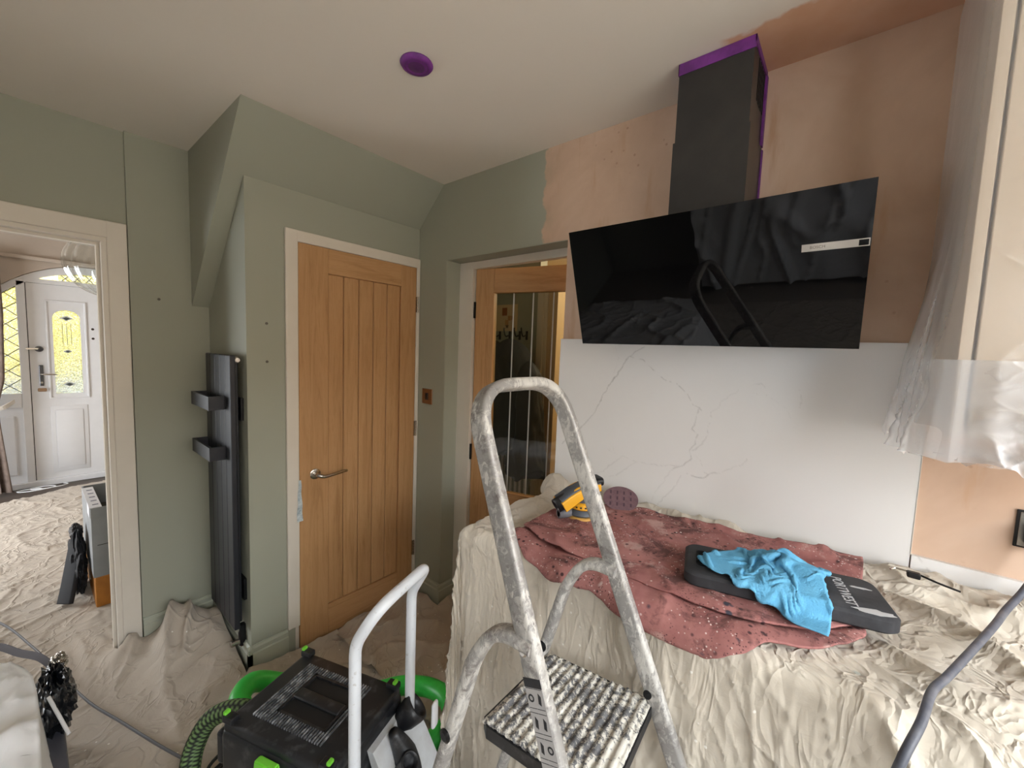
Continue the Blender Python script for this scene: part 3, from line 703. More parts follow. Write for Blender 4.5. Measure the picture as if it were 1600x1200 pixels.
# vein polylines measured on the panel (y, z)
lines = [
 ([(.60, 1.575), (.655, 1.535), (.70, 1.46), (.735, 1.415), (.79, 1.30), (.855, 1.215), (.90, 1.19), (.945, 1.14)], .0032, .9),
 ([(.655, 1.535), (.60, 1.525), (.56, 1.49), (.515, 1.455), (.465, 1.44), (.43, 1.41), (.41, 1.375), (.385, 1.365), (.375, 1.35)], .003, .9),
 ([(.385, 1.365), (.395, 1.31), (.405, 1.285), (.385, 1.27), (.39, 1.235), (.41, 1.21), (.40, 1.18), (.425, 1.15), (.46, 1.13)], .003, .85),
 ([(.345, 1.35), (.35, 1.30), (.36, 1.25), (.385, 1.22), (.40, 1.21)], .0028, .6),
 ([(.41, 1.21), (.37, 1.18), (.355, 1.14), (.34, 1.135), (.29, 1.16), (.245, 1.185), (.225, 1.21)], .0025, .55),
 ([(.41, 1.12), (.375, 1.115), (.355, 1.12), (.34, 1.135)], .003, .8),
 ([(.43, 1.145), (.52, 1.13), (.60, 1.125), (.66, 1.14), (.72, 1.15)], .0025, .6),
 ([(.66, 1.14), (.70, 1.10), (.74, 1.06), (.80, 1.03)], .0028, .5),
 ([(.60, 1.125), (.64, 1.09), (.68, 1.05), (.74, 1.035)], .0025, .4),
 ([(.43, 1.11), (.455, 1.06), (.48, 1.02), (.51, .97)], .0025, .6),
 ([(.46, 1.13), (.50, 1.06), (.52, 1.02), (.53, .99)], .0022, .4),
 ([(.735, 1.16), (.70, 1.155), (.70, 1.175)], .0022, .4),
 ([(.715, 1.57), (.70, 1.53), (.71, 1.49), (.72, 1.45)], .002, .3),
 ([(.225, 1.455), (.205, 1.465), (.195, 1.455)], .0025, .45), ([(.22, 1.43), (.19, 1.43), (.175, 1.42)], .0025, .45),
 ([(.10, 1.45), (.095, 1.42), (.10, 1.40)], .0025, .4), ([(.27, 1.44), (.31, 1.40), (.345, 1.35)], .002, .3),
 ([(.19, 1.43), (.13, 1.39), (.11, 1.34)], .002, .2)]
veined(-.175, .975, .93, 1.6, .003, lines, 'splashback', 'white grey-veined marble splashback behind the worktop')
veined(-1.2, -.178, .93, 1.03, .004, [([(-.19, 1.03), (-.22, .99), (-.27, .96), (-.33, .945)], .003, .6)], 'upstand', 'low white marble upstand below the bare plaster', .014)
struct('trim_10', bm=B(AX-.0135, AX, -.1768, -.1752, 1.03, 1.6), mat=white_gloss)
# socket at the right edge
t = thing('double_socket', 'black framed steel double socket on bare plaster at right edge', 'socket', (AX, -.42, 1.158))
obj('back_plate', B(AX-.006, AX, -.496, -.348, 1.112, 1.204, bev=.002), blackm, t)
obj('face_plate', B(AX-.009, AX-.006, -.492, -.353, 1.117, 1.199, bev=.001), chrome, t, label='brushed steel face')
for yy in (-.385, -.457): obj('outlet', B(AX-.0105, AX-.008, yy-.02, yy+.02, 1.125, 1.17, bev=.002), blackp, t)
for yy in (-.385, -.457): obj('rocker', B(AX-.013, AX-.008, yy-.008, yy+.008, 1.176, 1.192, bev=.001), blackp, t)
t = thing('power_plug', 'black mains plug pushed into the socket at right edge', 'plug', (AX-.011, -.385, 1.148))
bm = B(AX-.05, AX-.011, -.408, -.362, 1.12, 1.172, bev=.01, seg=3); obj('body', bm, blackp, t, angle=50)

# ------------------------------------------------------------------ wall cabinet under polythene
CX = 1.185
t = thing('wall_cabinet', 'tall cream wall cabinet wrapped in clear polythene', 'cabinet', (1.35, -.5, 1.4))
cream = plain('cashmere_cabinet', (212, 196, 176), .45)
obj('end_panel', B(CX, AX-.002, -.188, -.17, 1.4, 2.3, bev=.001, seg=1), cream, t)
obj('carcass', B(CX+.03, AX-.002, -.75, -.19, 1.42, 2.3), cream, t)
obj('door', B(CX-.002, CX+.02, -.75, -.1935, 1.402, 2.3, bev=.0015, seg=1), cream, t)
obj('plinth', B(CX+.03, AX-.004, -.75, -.19, 2.3, CZ-.002), cream, t)
# film draped over: wraps front, left side and bottom
def film_sheet(name, label, P, mat, cat='plastic sheet'):
    return tag(obj(name, gridmesh(P), mat, smooth=True), label, cat)
n, m = 220, 330
# path around the cabinet in plan: from back on left side to front corner, then along the front to the right
path = [(AX-.02, -.158), (1.40, -.155), (1.25, -.158), (CX-.012, -.162), (CX-.022, -.175), (CX-.02, -.3), (CX-.018, -.5), (CX-.018, -.76)]
pp = np.array(path); dl = np.concatenate([[0], np.cumsum(np.hypot(*np.diff(pp, axis=0).T))]); s = np.linspace(0, dl[-1], m)
px_ = np.interp(s, dl, pp[:, 0]); py_ = np.interp(s, dl, pp[:, 1])
zz = np.linspace(2.4, 1.372, n)
Sg, Zg = np.meshgrid(s, zz); Xg = np.tile(px_, (n, 1)); Yg = np.tile(py_, (n, 1))
side = 1-sstep(Sg, .30, .36)
low = sstep(Zg, 1.62, 1.42); lowb = sstep(Zg, 1.85, 1.4)
wr = ridge(Sg*16+Zg*6, Zg*22-Sg*7, 3, 4, 2); wr2 = ridge(Sg*5-Zg*14, Zg*8+Sg*3, 9, 3, 2)
front = sstep(Sg, .36, .40)
Yg = Yg+side*(.010+.035*lowb*fbm(Sg*4, Zg*2.5, 2, 2)+.022*lowb*ridge(Sg*12-Zg*2, Zg*2+Sg*2, 19, 3))
wr3 = ridge(Sg*9+Zg*9+.6*fbm(Sg*5, Zg*5, 8, 2), Zg*3-Sg*3, 13, 10)+ridge(Sg*20+Zg*14, Zg*5-Sg*6, 15, 10)
Xg = Xg-front*(.003+.005*wr*wr2+.014*low*wr2+.006*low*wr+.006*wr3)
Zg = Zg-.02*low*fbm(Sg*8, Sg*0+2, 4)*1.2
film_sheet('plastic_sheet', 'clear polythene stretched over the tall wall cabinet', np.stack([Xg, Yg, Zg], -1), 'polythene_film')
# second, looser layer with a taped lower hem
zz = np.linspace(1.555, 1.375, 110); Sg, Zg = np.meshgrid(s, zz); Xg = np.tile(px_, (110, 1)); Yg = np.tile(py_, (110, 1))
side = 1-sstep(Sg, .30, .36); front = sstep(Sg, .36, .40); t_ = (1.555-Zg)/.18
wr = ridge(Sg*13+Zg*18, Zg*16-Sg*9, 5, 4, 2); wr2 = ridge(Sg*6-Zg*11, Zg*9+Sg*4, 19, 3, 2)
Yg = Yg+side*(.014+.014*t_+.03*(.3+t_)*ridge(Sg*11-Zg*2+.5*fbm(Sg*5, Zg*5, 3, 2), Zg*2.5+Sg, 19, 3)+.012*ridge(Sg*23+Zg*4, Zg*5, 20, 4)); wr3 = ridge(Sg*7+Zg*16+.8*fbm(Sg*5, Zg*5, 8, 2), Zg*5-Sg*4, 43, 9)+ridge(Sg*15-Zg*12, Zg*7+Sg*5, 45, 9)
Xg = Xg-front*(.012+.02*t_*wr2+.006*wr+.016*wr3)
curl = sstep(t_, .75, 1.0); Xg = Xg-front*curl*.02*ridge(Sg*26+Zg*8, Zg*8, 47, 3); Zg = Zg-.03*curl*fbm(Sg*9, Sg*0+7, 6)-.012*curl*ridge(Sg*22, Zg*3, 48, 3)
film_sheet('plastic_sheet', 'milky folded polythene hem gathered under the wall cabinet', np.stack([Xg, Yg, Zg], -1), 'polythene_double')
# bottom closing film
nn = 40
a = np.linspace(0, 1, nn); A, C = np.meshgrid(a, a)
Xb = CX-.02+(AX-.03-CX)*A; Yb = -.15-.6*C; Zb = 1.375-.02*ridge(A*4, C*6, 4, 2)-.012*fbm(A*9, C*9, 3)
film_sheet('plastic_sheet', 'polythene closing the underside of the wall cabinet', np.stack([Xb, Yb, Zb], -1), 'polythene_film')

# ------------------------------------------------------------------ worktop run hidden under a dust sheet
WZ, WX, WY = .952, .905, .935
struct('trim_11', B(WX+.025, AX-.001, YR+.01, WY-.02, .0, .92), plain('base_unit_panel', (200, 190, 176), .5), label='kitchen base units hidden under the dust sheet')
def bend(d, R=.03):
    """distance past an edge -> (outward, down), rounded"""
    q = R*PI/2
    o = np.where(d < -R, d, np.where(d < q-R, -R+R*np.sin(np.clip((d+R)/R, 0, PI/2)), 0.0))
    dn = np.where(d < -R, 0, np.where(d < q-R, R-R*np.cos(np.clip((d+R)/R, 0, PI/2)), R+d-(q-R)))
    return o, dn
def drape(u, v, off=0.0, flare=.004):
    """u: from the wall outwards, v: along Y towards the left end; returns world points of the cloth"""
    du = u-(AX-.006-WX); dv = v-WY
    o1, d1_ = bend(du); o2, d2_ = bend(dv)
    both = np.minimum(np.maximum(du, 0), np.maximum(dv, 0))
    hyp = np.hypot(np.maximum(du, 0), np.maximum(dv, 0))
    dn = np.maximum(d1_, d2_); dn = np.where(both > 0, np.maximum(dn, hyp), dn)
    k = np.where(hyp > 1e-6, 1/np.maximum(hyp, 1e-6), 0)
    X = WX-o1-flare*dn*np.where(hyp > 0, np.maximum(du, 0)*k, 0)-.1*both*np.maximum(du, 0)*k
    Y = WY+o2+flare*dn*np.where(hyp > 0, np.maximum(dv, 0)*k, 0)+.06*both*np.maximum(dv, 0)*k
    Z = WZ-dn
    return X, Y, Z, sstep(du, -.05, .05), sstep(dv, -.05, .05)
def displaced(u, v, disp):
    X, Y, Z, fu, fv = drape(u, v)
    P = np.stack([X, Y, Z], -1); gu = np.gradient(P, axis=0); gv = np.gradient(P, axis=1)
    N = np.cross(gu, gv); N /= np.maximum(np.linalg.norm(N, axis=-1, keepdims=True), 1e-9)
    if N[0, 0, 2] < 0: N = -N
    return P+N*disp[..., None]
def sheet_disp(u, v):
    du = u-(AX-.006-WX); front = sstep(du, -.06, .12); top = 1-front
    wx = v+.06*fbm(u*3, v*3, 1, 2); wu = u+.05*fbm(v*3, u*3, 4, 2)
    fan = wx+.22*(u-.62)*(fbm(v*2.2, v*0+3, 6, 2)-.5)*2
    mod = .35+1.1*fbm(v*4, u*4, 44, 2)
    d = front*mod*(.012*ridge(fan*11, wu*1.1, 3, 9)+.011*ridge(fan*19+u*2, wu*1.5, 8, 11)+.008*ridge(fan*31-u*5, wu*2.2, 9, 10)+.006*ridge(wx*24+u*9, u*7, 10, 10)*sstep(v, -.15, .05))+.02*front*(fbm(wx*3.5, u*1.2, 5, 2)-.5)
    calm = 1-.85*sstep(v, .0, -.22)
    d += top*calm*(.005*ridge(v*8+u*5, u*9-v*3, 12, 6, 2)+.006*fbm(u*9, v*7, 14, 3))
    wall = np.exp(-((u-.055-.03*fbm(v*6, v*0, 3))/.04)**2); d += .040*wall*(.3+.9*ridge(v*9+u*9, u*7, 21, 2.5, 2))+.010*wall
    right = sstep(v, .0, -.22)
    q = v*.72+u*.7; r_ = -v*.7+u*.72
    d += right*(.036*ridge(q*6+.6*fbm(r_*4, q*4, 7, 2), r_*1.0, 23, 3.2)*sstep(u, .1, .25)+.013*ridge(q*12+.5*fbm(r_*4, q*4, 9, 2), r_*1.6, 27, 4)+.028*ridge(u*9+.5*fbm(v*5, u*5, 3, 2), v*1.6, 33, 4)*sstep(u, .4, .15)+.002*ridge(q*22, r_*2, 29, 4))
    d += .018*top*ridge(v*5-u*3, u*4+v, 41, 4)*sstep(np.abs(v-.35), .42, .6)
    left = sstep(v, .72, .9)*top; d += .010*left*ridge(u*14+v*4, v*5, 51, 4, 2)
    return np.maximum(d, 0.0)
us = np.arange(0, .62+.97, .0055); vs_ = np.arange(-1.0, WY+.95, .0055)
U, V = np.meshgrid(us, vs_, indexing='ij')
P = displaced(U, V, sheet_disp(U, V))
P[..., 2] = np.maximum(P[..., 2], .012+.004*fbm(U*9, V*9, 3)); P[..., 0] = np.minimum(P[..., 0], AX-.013)
# let the left hanging end stay clear of the door opening
tag(obj('dust_sheet', gridmesh(P), 'dust_sheet_cotton', smooth=True), 'cream cotton dust sheet draped over the worktop to the floor', 'dust sheet')

# red spattered cloth, folded in two, following the worktop
def red_layer(fr, off, seed, back=.12):
    us = np.linspace(0, 1, 110); vs2 = np.linspace(0, 1, 170); A, C = np.meshgrid(us, vs2, indexing='ij')
    v = .755-.835*C
    yy = np.linspace(-.08, .755, 9)
    fx = np.interp(v, [-.08, -.05, .0, .1, .17, .25, .33, .45, .56, .66, .755], np.array([.405, .45, .51, .575, .60, .603, .60, .585, .592, .58, .535])+fr)
    bx_ = np.interp(v, [-.08, .22, .53, .65, .755], [.045, .10, .115, .17, .34])
    u = bx_+(fx-bx_)*A+.01*(fbm(v*14, A*0, seed)-.5)
    v = v+.02*(fbm(u*6, v*4, seed+2)-.5)+.04*(1-A)*sstep(C, .8, 1)*0
    d = sheet_disp(u, v)*.55+off+.010*ridge(v*6+u*7, u*6-v*4, seed+4, 2.5, 2)+.012*fbm(u*8, v*5, seed+6, 3)+.014*np.exp(-((A-.93)/.08)**2)*fbm(v*9, v*0, seed+8)
    return displaced(u, v, d)
bm = gridmesh(red_layer(.035, .010, 60)); b2 = gridmesh(red_layer(-.02, .022, 61))
me = bpy.data.meshes.new('tmp'); b2.to_mesh(me); bm.from_mesh(me); b2.free(); bpy.data.meshes.remove(me)
red = tag(obj('paint_cloth', bm, 'red_spattered_canvas', smooth=True), 'dusty red paint-spattered cloth folded on the worktop', 'cloth')
sm = red.modifiers.new('thickness', 'SOLIDIFY'); sm.thickness = .004; sm.offset = 1

# ------------------------------------------------------------------ foam kneeling pad with print, blue cloth on top
kp = thing('kneeling_pad', 'black foam kneeling pad with worn white print, on the red cloth', 'kneeling pad', (1.135, .085, .992), math.atan2(-.97, .26))
MK = WM['kneeling_pad']
def rrect(w, h_, r, z0, z1, M, n=6, hole=None):
    bm = bmesh.new(); pts = rsect(w, h_, r, n); bev = .006
    rings = []
    for z, sh in ((z0, bev), (z0+bev, 0), (z1-bev, 0), (z1, bev)):
        rings.append([bm.verts.new(M @ Vector((a*(1-sh/w), b_*(1-sh/h_), z))) for a, b_ in pts])
    k = len(pts)
    for a, b_ in zip(rings, rings[1:]):
        for i in range(k): bm.faces.new((a[i], a[(i+1) % k], b_[(i+1) % k], b_[i]))
    bm.faces.new(rings[0][::-1])
    bm.faces.new(rings[-1])
    return bm
PZ0, PZ1 = .0, .034
obj('pad', rrect(.205, .088, .03, PZ0, PZ1, MK), foam, kp, angle=40)
obj('grip_hole_shade', rrect(.014, .04, .013, PZ1-.002, PZ1+.0012, MK @ Matrix.Translation((-.165, 0, 0))), plain('hole_shadow_black', (8, 8, 9), .9), kp)  # flat black plate painting the shade inside the grip hole
MTX = MK @ Matrix.Translation((.125, 0, PZ1+.0003)) @ Matrix.Rotation(-PI/2, 4, 'Z')
obj('lettering', text_bm('PORTWEST', .03, MTX, .0003, sx=.8), printw, kp)
for (cx, cy, w, hh, sd) in ((.075, .055, .02, .012, 1), (.16, -.07, .035, .011, 2), (.165, .03, .02, .004, 3)):
    pts = []
    for k in range(18):
        r = 1+.45*(random.random()-.5); pts.append(MK @ Vector((cx+w*r*math.cos(2*PI*k/18), cy+hh*r*math.sin(2*PI*k/18), PZ1+.0002)))
    bm = bmesh.new(); prism(bm, [tuple(q) for q in pts], (0, 0, .0005)); obj('scuff', bm, printw, kp, label='white paint scuff')
# blue cloth: crumpled start shape settled over the pad
rot_ = math.atan2(-.97, .26); ca_, sa_ = math.cos(rot_), math.sin(rot_)
def pad_top(x, y):
    dx = x-1.135; dy = y-.085; lx = ca_*dx+sa_*dy; ly = -sa_*dx+ca_*dy
    base = .994+.035*np.clip(np.minimum(.22-np.abs(lx), .103-np.abs(ly))/.014, 0, 1)
    # bunched folds of the cloth lying underneath
    e = np.clip(1-((lx-.0)/.12)**2-((ly-.0)/.085)**2, 0, 1)**.7
    return base+e*(.030*ridge(lx*7+ly*6+.4, ly*3-lx*2, 78, 2)+.014*ridge(lx*14-ly*5, ly*6, 80, 2.5))
n = 72
A, C = np.meshgrid(np.linspace(0, 1, n), np.linspace(0, 1, n), indexing='ij')
q00, q10, q11, q01 = np.array((1.085, .235)), np.array((1.215, .15)), np.array((1.2, .0)), np.array((1.005, -.005))
XY = ((1-A)*(1-C))[..., None]*q00+(A*(1-C))[..., None]*q10+(A*C)[..., None]*q11+((1-A)*C)[..., None]*q01
Wv = .022*np.sin(C*2*PI*2.3+3.0*A+.7*np.sin(A*5))*(.35+.65*A)+.004*np.sin(C*2*PI*5+A*6+1)+.006*np.sin(A*2*PI*1.6+C*5)
P = pbd(np.concatenate([XY, (1.08+Wv)[..., None]], -1), .262/(n-1), .325/(n-1), pad_top, steps=46, bend=.9, far=4, fk=.45, thick=.005)
tb = tag(obj('cleaning_cloth', gridmesh(P), 'blue_microfibre', smooth=True), 'crumpled blue microfibre cloth on the black kneeling pad', 'cloth')
sm = tb.modifiers.new('thickness', 'SOLIDIFY'); sm.thickness = .003; sm.offset = 1

# ------------------------------------------------------------------ orbital sander and loose disc
sx_, sy_, sz_ = 1.2, .655, .985
MSN = Matrix.Translation((sx_, sy_, sz_)) @ Matrix.Rotation(math.radians(150), 4, 'Z') @ Matrix.Scale(.86, 4)
s_t = thing('orbital_sander', 'yellow and grey orbital sander standing on the red cloth', 'sander', (sx_, sy_, sz_), math.radians(150))
yel = plain('yellow_tool_plastic', (232, 170, 40), .45); dgr = plain('dark_grey_tool_plastic', (78, 83, 92), .5)
obj('sanding_pad', L([(0, 0), (.062, 0), (.063, .004), (.061, .012), (.05, .014), (0, .014)], MSN), plain('tan_pad', (206, 160, 84), .7), s_t, angle=40)
obj('skirt', L([(.054, .014), (.06, .02), (.056, .034), (.046, .04), (0, .04)], MSN), dgr, s_t, angle=50)
obj('collar', L([(.05, .04), (.056, .046), (.054, .062), (.044, .068), (0, .068)], MSN), yel, s_t, angle=50, label='yellow collar')
bm = bmesh.new()
for k in range(20):
    a = 2*PI*k/20; box(bm, .0525, .0565, -.0035, .0035, .05, .0555, M=MSN @ Matrix.Rotation(a, 4, 'Z'))
obj('vent_slots', bm, blackp, s_t, kind='stuff')
obj('motor_housing', L([(.044, .066), (.046, .078), (.043, .094), (.03, .106), (0, .108)], MSN), dgr, s_t, smooth=True)
bm = T([MSN @ Vector(q) for q in smoothpath([(-.06, 0, .124), (-.02, 0, .118), (.035, 0, .1), (.08, 0, .075), (.1, 0, .064)], 5)], 1.0, sect=rsect(.022, .03, .012), upv=(0, 0, 1))
obj('body', bm, dgr, s_t, angle=50)
bm = T([MSN @ Vector(q) for q in smoothpath([(-.072, 0, .142), (-.04, 0, .140), (0, 0, .128)], 5)], 1.0, sect=rsect(.014, .029, .012), upv=(0, 0, 1))
obj('palm_grip', bm, blackp, s_t, angle=50)
for sgn in (-1, 1):
    bm = T([MSN @ Vector(q) for q in smoothpath([(-.06, sgn*.031, .122), (-.01, sgn*.033, .114), (.04, sgn*.034, .094), (.1, sgn*.033, .058)], 5)], [.75+.35*min(1, k/12) for k in range(16)], sect=rsect(.017, .005, .004), upv=(0, 0, 1))
    obj('side_panel', bm, yel, s_t, angle=50, label='yellow side panel')
bm = T([MSN @ Vector(q) for q in smoothpath([(.015, 0, .127), (.04, 0, .118), (.06, 0, .107)], 4)], 1.0, sect=rsect(.006, .026, .005), upv=(0, 0, 1)); obj('top_plate', bm, yel, s_t, angle=50, label='yellow top plate')
obj('battery_socket', L([(.0, .012), (.018, .012), (.02, .0), (.024, 0), (.025, .02), (.023, .045)][::-1], axisM(MSN @ Vector((.118, 0, .052)), MSN.to_3x3() @ Vector((-.85, 0, .5))), n=20), blackp, s_t, smooth=True)
bm = L([(.011, 0), (.016, 0), (.016, .05), (.014, .052), (.011, .05)], axisM(MSN @ Vector((.105, 0, .022)), MSN.to_3x3() @ Vector((-1, 0, 0))), n=18)
obj('dust_port', bm, plain('grey_port', (112, 112, 118), .5), s_t, smooth=True)
dM = axisM((1.385, .60, 1.012), Vector((-.9*.42, -.42*.42, .9)), (.42, -.9, 0))
sd = thing('sanding_disc', 'loose mauve sanding disc propped beside the sander', 'sanding disc', (1.40, .595, .998))
obj('disc', L([(0, -.001), (.0625, -.001), (.0625, .001), (0, .001)], dM, n=40), plain('mauve_abrasive', (122, 94, 100), .9, rgb2=(110, 84, 92), scale=60), sd)
for i in range(4):
    for j in range(3):
        obj('print', B(-.036+.024*i-.003, -.036+.024*i+.003, -.03+.03*j-.008, -.03+.03*j+.008, .001, .0014, M=dM), plain('mauve_print', (84, 62, 72), .9), sd)

# black clip / stray fixing on the sheet
t = thing('clip', 'small black metal clip lying on the sheet by the wall', 'clip', (1.40, -.17, 1.012))
bm = B(1.39, 1.408, -.185, -.16, 1.012, 1.026, bev=.003); obj('jaw', bm, blackm, t)
obj('lever', T(smoothpath([(1.40, -.185, 1.022), (1.385, -.215, 1.02), (1.38, -.25, 1.016)], 4), .0025, n=8), blackm, t)
obj('lever', T(smoothpath([(1.405, -.16, 1.022), (1.41, -.14, 1.02), (1.40, -.13, 1.018)], 4), .0025, n=8), chrome, t)

# thick grey hose running over the worktop
pth = smoothpath([(1.475, -.385, 1.145), (1.455, -.375, 1.09), (1.44, -.355, 1.035), (1.37, -.318, 1.008), (1.251, -.275, 1.006), (1.017, -.185, 1.004), (.94, -.154, 1.004), (.855, -.133, .997), (.79, -.108, .965), (.785, -.09, .85), (.78, -.06, .55), (.74, 0, .06), (.6, .1, .03)], 8)
tag(obj('power_cable', T(pth, [.0072-.0008*min(1, i/40) for i in range(len(pth))], n=14), grey_hose, smooth=True), 'thick dark grey cable crossing the right end of the sheet', 'cable')

# ------------------------------------------------------------------ stepladder (scaled about the camera for its fitted size)
S = .95
def ls(x, y, z): return Vector((x*S, y*S, CAM_H-(CAM_H-z)*S))
lad = thing('stepladder', 'paint-spattered aluminium stepladder with hoop handrail', 'stepladder', tuple(ls(.72, .45, 0))[:2]+(0,))
def st(side, z):
    t = z-.75; W_, ws, sd = .365, .09, .41
    xr = .898-ws*t/2; xl = .898-(W_-ws*t/2)
    return ls(xr if side > 0 else xl, .273+sd*t, z)
zb = .06
hoop = fillet([st(-1, zb), st(-1, 1.465), st(1, 1.465), st(1, zb)], [.1, .1], 10)
# subdivide straight runs
def dens(P, step):
    out = []
    for a, b_ in zip(P, P[1:]):
        k = max(1, int((b_-a).length/step)); out += [a+(b_-a)*(i/k) for i in range(k)]
    return out+[P[-1]]
sect = rsect(.0205, .0115, .008, 4)
hp = dens(hoop, .05); nrm = (st(-1, 1.2)-st(-1, .6)).cross(st(1, .6)-st(-1, .6)).normalized()
fr = obj('hoop_frame', T(hp, 1.0, sect=sect, upv=nrm), 'splashed_aluminium', lad, angle=45)
for sd in (-1, 1): obj('foot', T([st(sd, .07), st(sd, -.022)], 1.15, sect=sect, upv=nrm), blackp, lad, label='black rubber foot')
# rear legs
rsec = rsect(.0185, .0115, .0105, 4)
for sd, xo in ((1, .017), (-1, -.017)):
    a = st(sd, 1.03); xx = a.x
    pts = [a+Vector((0, -.01, 0)), ls(0, .455, 1.035), ls(0, .505, .95), ls(0, .6, .62), ls(0, .77, .03)]
    pts = [Vector((xx+(-.012 if sd > 0 else .0)+(-.004*i if sd > 0 else -.006*i), q.y, q.z)) for i, q in enumerate(pts)]
    g = obj('rear_leg', T(dens(smoothpath(fillet(pts, [.045, .03, .03], 6), 2), .06), 1.0, sect=rsec, upv=(1, 0, 0)), 'splashed_aluminium', lad, angle=45)
    q = pts[2].lerp(pts[3], .55); b_ = st(sd, 1.0)
    sgn = -1
    obj('rivet', L([(0, 0), (.013, 0), (.013, .003), (.008, .006), (0, .006)], axisM((q.x-.0182, q.y, q.z), (-1, 0, 0)), n=14), blackm, g, label='dark bolt head')
    obj('rivet', L([(0, 0), (.008, 0), (.008, .003), (.005, .005), (0, .005)], axisM((a.x-.0115, a.y+.002, a.z-.008), (-1, 0, 0)), n=12), chrome, fr)
    obj('rubber_foot', T([pts[4], pts[4]+(pts[4]-pts[3]).normalized()*.045], 1.2, sect=rsec, upv=(1, 0, 0)), blackp, g)
    if sd > 0: obj('platform_bolt', L([(0, 0), (.009, 0), (.009, .004), (0, .005)], axisM(st(1, .765)+Vector((-.011, .010, 0)), (-1, 0, .3)), n=14), blackm, fr)
# rear cross tie
obj('cross_brace', T([Vector((st(-1, 1.03).x, ls(0, .72, .2).y, ls(0, 0, .2).z)), Vector((st(1, 1.03).x-.02, ls(0, .72, .2).y, ls(0, 0, .2).z))], .009, n=10), 'splashed_aluminium', lad, smooth=True)
# ribbed platform
pz = ls(0, 0, .75).z; c1 = ls(.598, .548, .75); c2 = ls(.868, .548, .75); c3 = ls(.905, .28, .75); c4 = ls(.625, .262, .75)
def pq(a, b_):   # a across x, b along depth
    return (c4*(1-a)+c3*a)*(1-b_)+(c1*(1-a)+c2*a)*b_
ring = []
for a, b_ in ((.06, 0), (.94, 0), (1, .07), (1, .93), (.94, 1), (.06, 1), (0, .93), (0, .07)): ring.append(tuple(pq(a, b_)-Vector((0, 0, .006))))
bm = bmesh.new(); prism(bm, [(q[0], q[1], q[2]-.03) for q in ring], (0, 0, .026)); 
plat = obj('platform', bm, blackp, lad)
nr = 14; us = np.linspace(.015, .985, 90); vs3 = np.linspace(.012, .988, 120); A, C = np.meshgrid(us, vs3, indexing='ij')
cc = [np.array(q) for q in (c4, c3, c2, c1)]
P = ((1-A)*(1-C))[..., None]*cc[0]+(A*(1-C))[..., None]*cc[1]+(A*C)[..., None]*cc[2]+((1-A)*C)[..., None]*cc[3]
prof = np.clip(np.cos(C*2*PI*nr)*1.6, -1, 1); ed = np.minimum(np.minimum(A, 1-A), np.minimum(C, 1-C))
P[..., 2] += -.004+.0022*prof+.005*(fbm(A*30, C*30, 91, 4)-.5)+.005*np.clip(fbm(A*9, C*9, 93, 3)-.55, 0, 1)-.012*sstep(ed, .03, 0)
obj('ribbed_tread', gridmesh(P), 'paint_caked_tread', plat, smooth=True, label='ribbed tread caked in white paint')
# lower treads between the stiles
for z in (.27, .51):
    a, b_ = st(-1, z), st(1, z); bm = B(a.x+.012, b_.x-.012, a.y-.06, a.y+.03, a.z-.02, a.z+.004, bev=.004); obj('tread', bm, 'paint_caked_tread', lad)
# safety label on the left stile: pale strip with pictograms
dirv = (st(-1, .6)-st(-1, .8)).normalized(); inw = Vector((-1, 0, 0))
inw = (inw-dirv*dirv.dot(inw)).normalized(); ML = axisM(st(-1, .985)+inw*.0117, inw, dirv)
lb = obj('safety_label', B(.0, .40, -.018, .018, 0, .0006, M=ML), plain('silver_label', (176, 174, 174), .5), fr, label='silver pictogram label')
ink = plain('label_ink', (38, 38, 42), .6)
obj('top_band', B(.0, .014, -.018, .018, .0006, .001, M=ML), ink, lb) if False else None
bm = B(.0, .014, -.018, .018, .0006, .001, M=ML)
for k in range(9):
    x = .03+.036*k
    for yy in (-.009, .008):
        box(bm, x-.015, x-.0142, yy-.008, yy+.008, .0006, .0009, M=ML); box(bm, x+.0142, x+.015, yy-.008, yy+.008, .0006, .0009, M=ML)
        if (k+int(yy > 0)) % 3 == 0:
            lathe(bm, [(.0035, .0006), (.0035, .001), (.006, .001), (.006, .0006)], ML @ Matrix.Translation((x, yy, 0)), n=14)
        else:
            prism(bm, [tuple(ML @ Vector(q)) for q in ((x-.009, yy-.001, .0006), (x+.006, yy-.003, .0006), (x+.009, yy+.002, .0006), (x-.004, yy+.004, .0006))], tuple(ML.to_3x3() @ Vector((0, 0, .0005))))
obj('pictograms', bm, ink, fr, label='dark printed pictograms')

# ------------------------------------------------------------------ dust extractor
va = math.radians(19.4)
vac = thing('dust_extractor', 'black and green dust extractor with white tube handle', 'dust extractor', (.535, 1.165, 0), va)
MV = WM['dust_extractor']
def vb(*a, **k): return B(*a, M=MV, **k)
def vp(pts): return [MV @ Vector(q) for q in pts]
obj('chassis', vb(-.155, .155, -.30, .215, .06, .2, bev=.02, seg=3), greyp, vac, angle=50)
bm = bmesh.new(); prism(bm, vp([(-.155, -.215, .19), (-.155, -.40, .10), (-.155, -.40, .06), (-.155, -.2, .06)]), MV.to_3x3() @ Vector((.31, 0, 0))); obj('rear_deck', bm, greyp, vac)
bm = bmesh.new(); prism(bm, vp([(-.02, -.205, .385), (-.02, -.225, .385), (-.02, -.375, .12), (-.02, -.30, .12)]), MV.to_3x3() @ Vector((.205, 0, 0))); obj('rear_panel', bm, greyp, vac, label='pale grey sloping rear panel')
for k, (x, z) in enumerate(((.205, .33), (.19, .22))):
    obj('clip', vb(x-.016, x+.016, -.30-.06*k, -.285-.06*k, z-.045, z+.045, bev=.009, seg=3), upvc, vac, angle=50, label='white rounded clip')
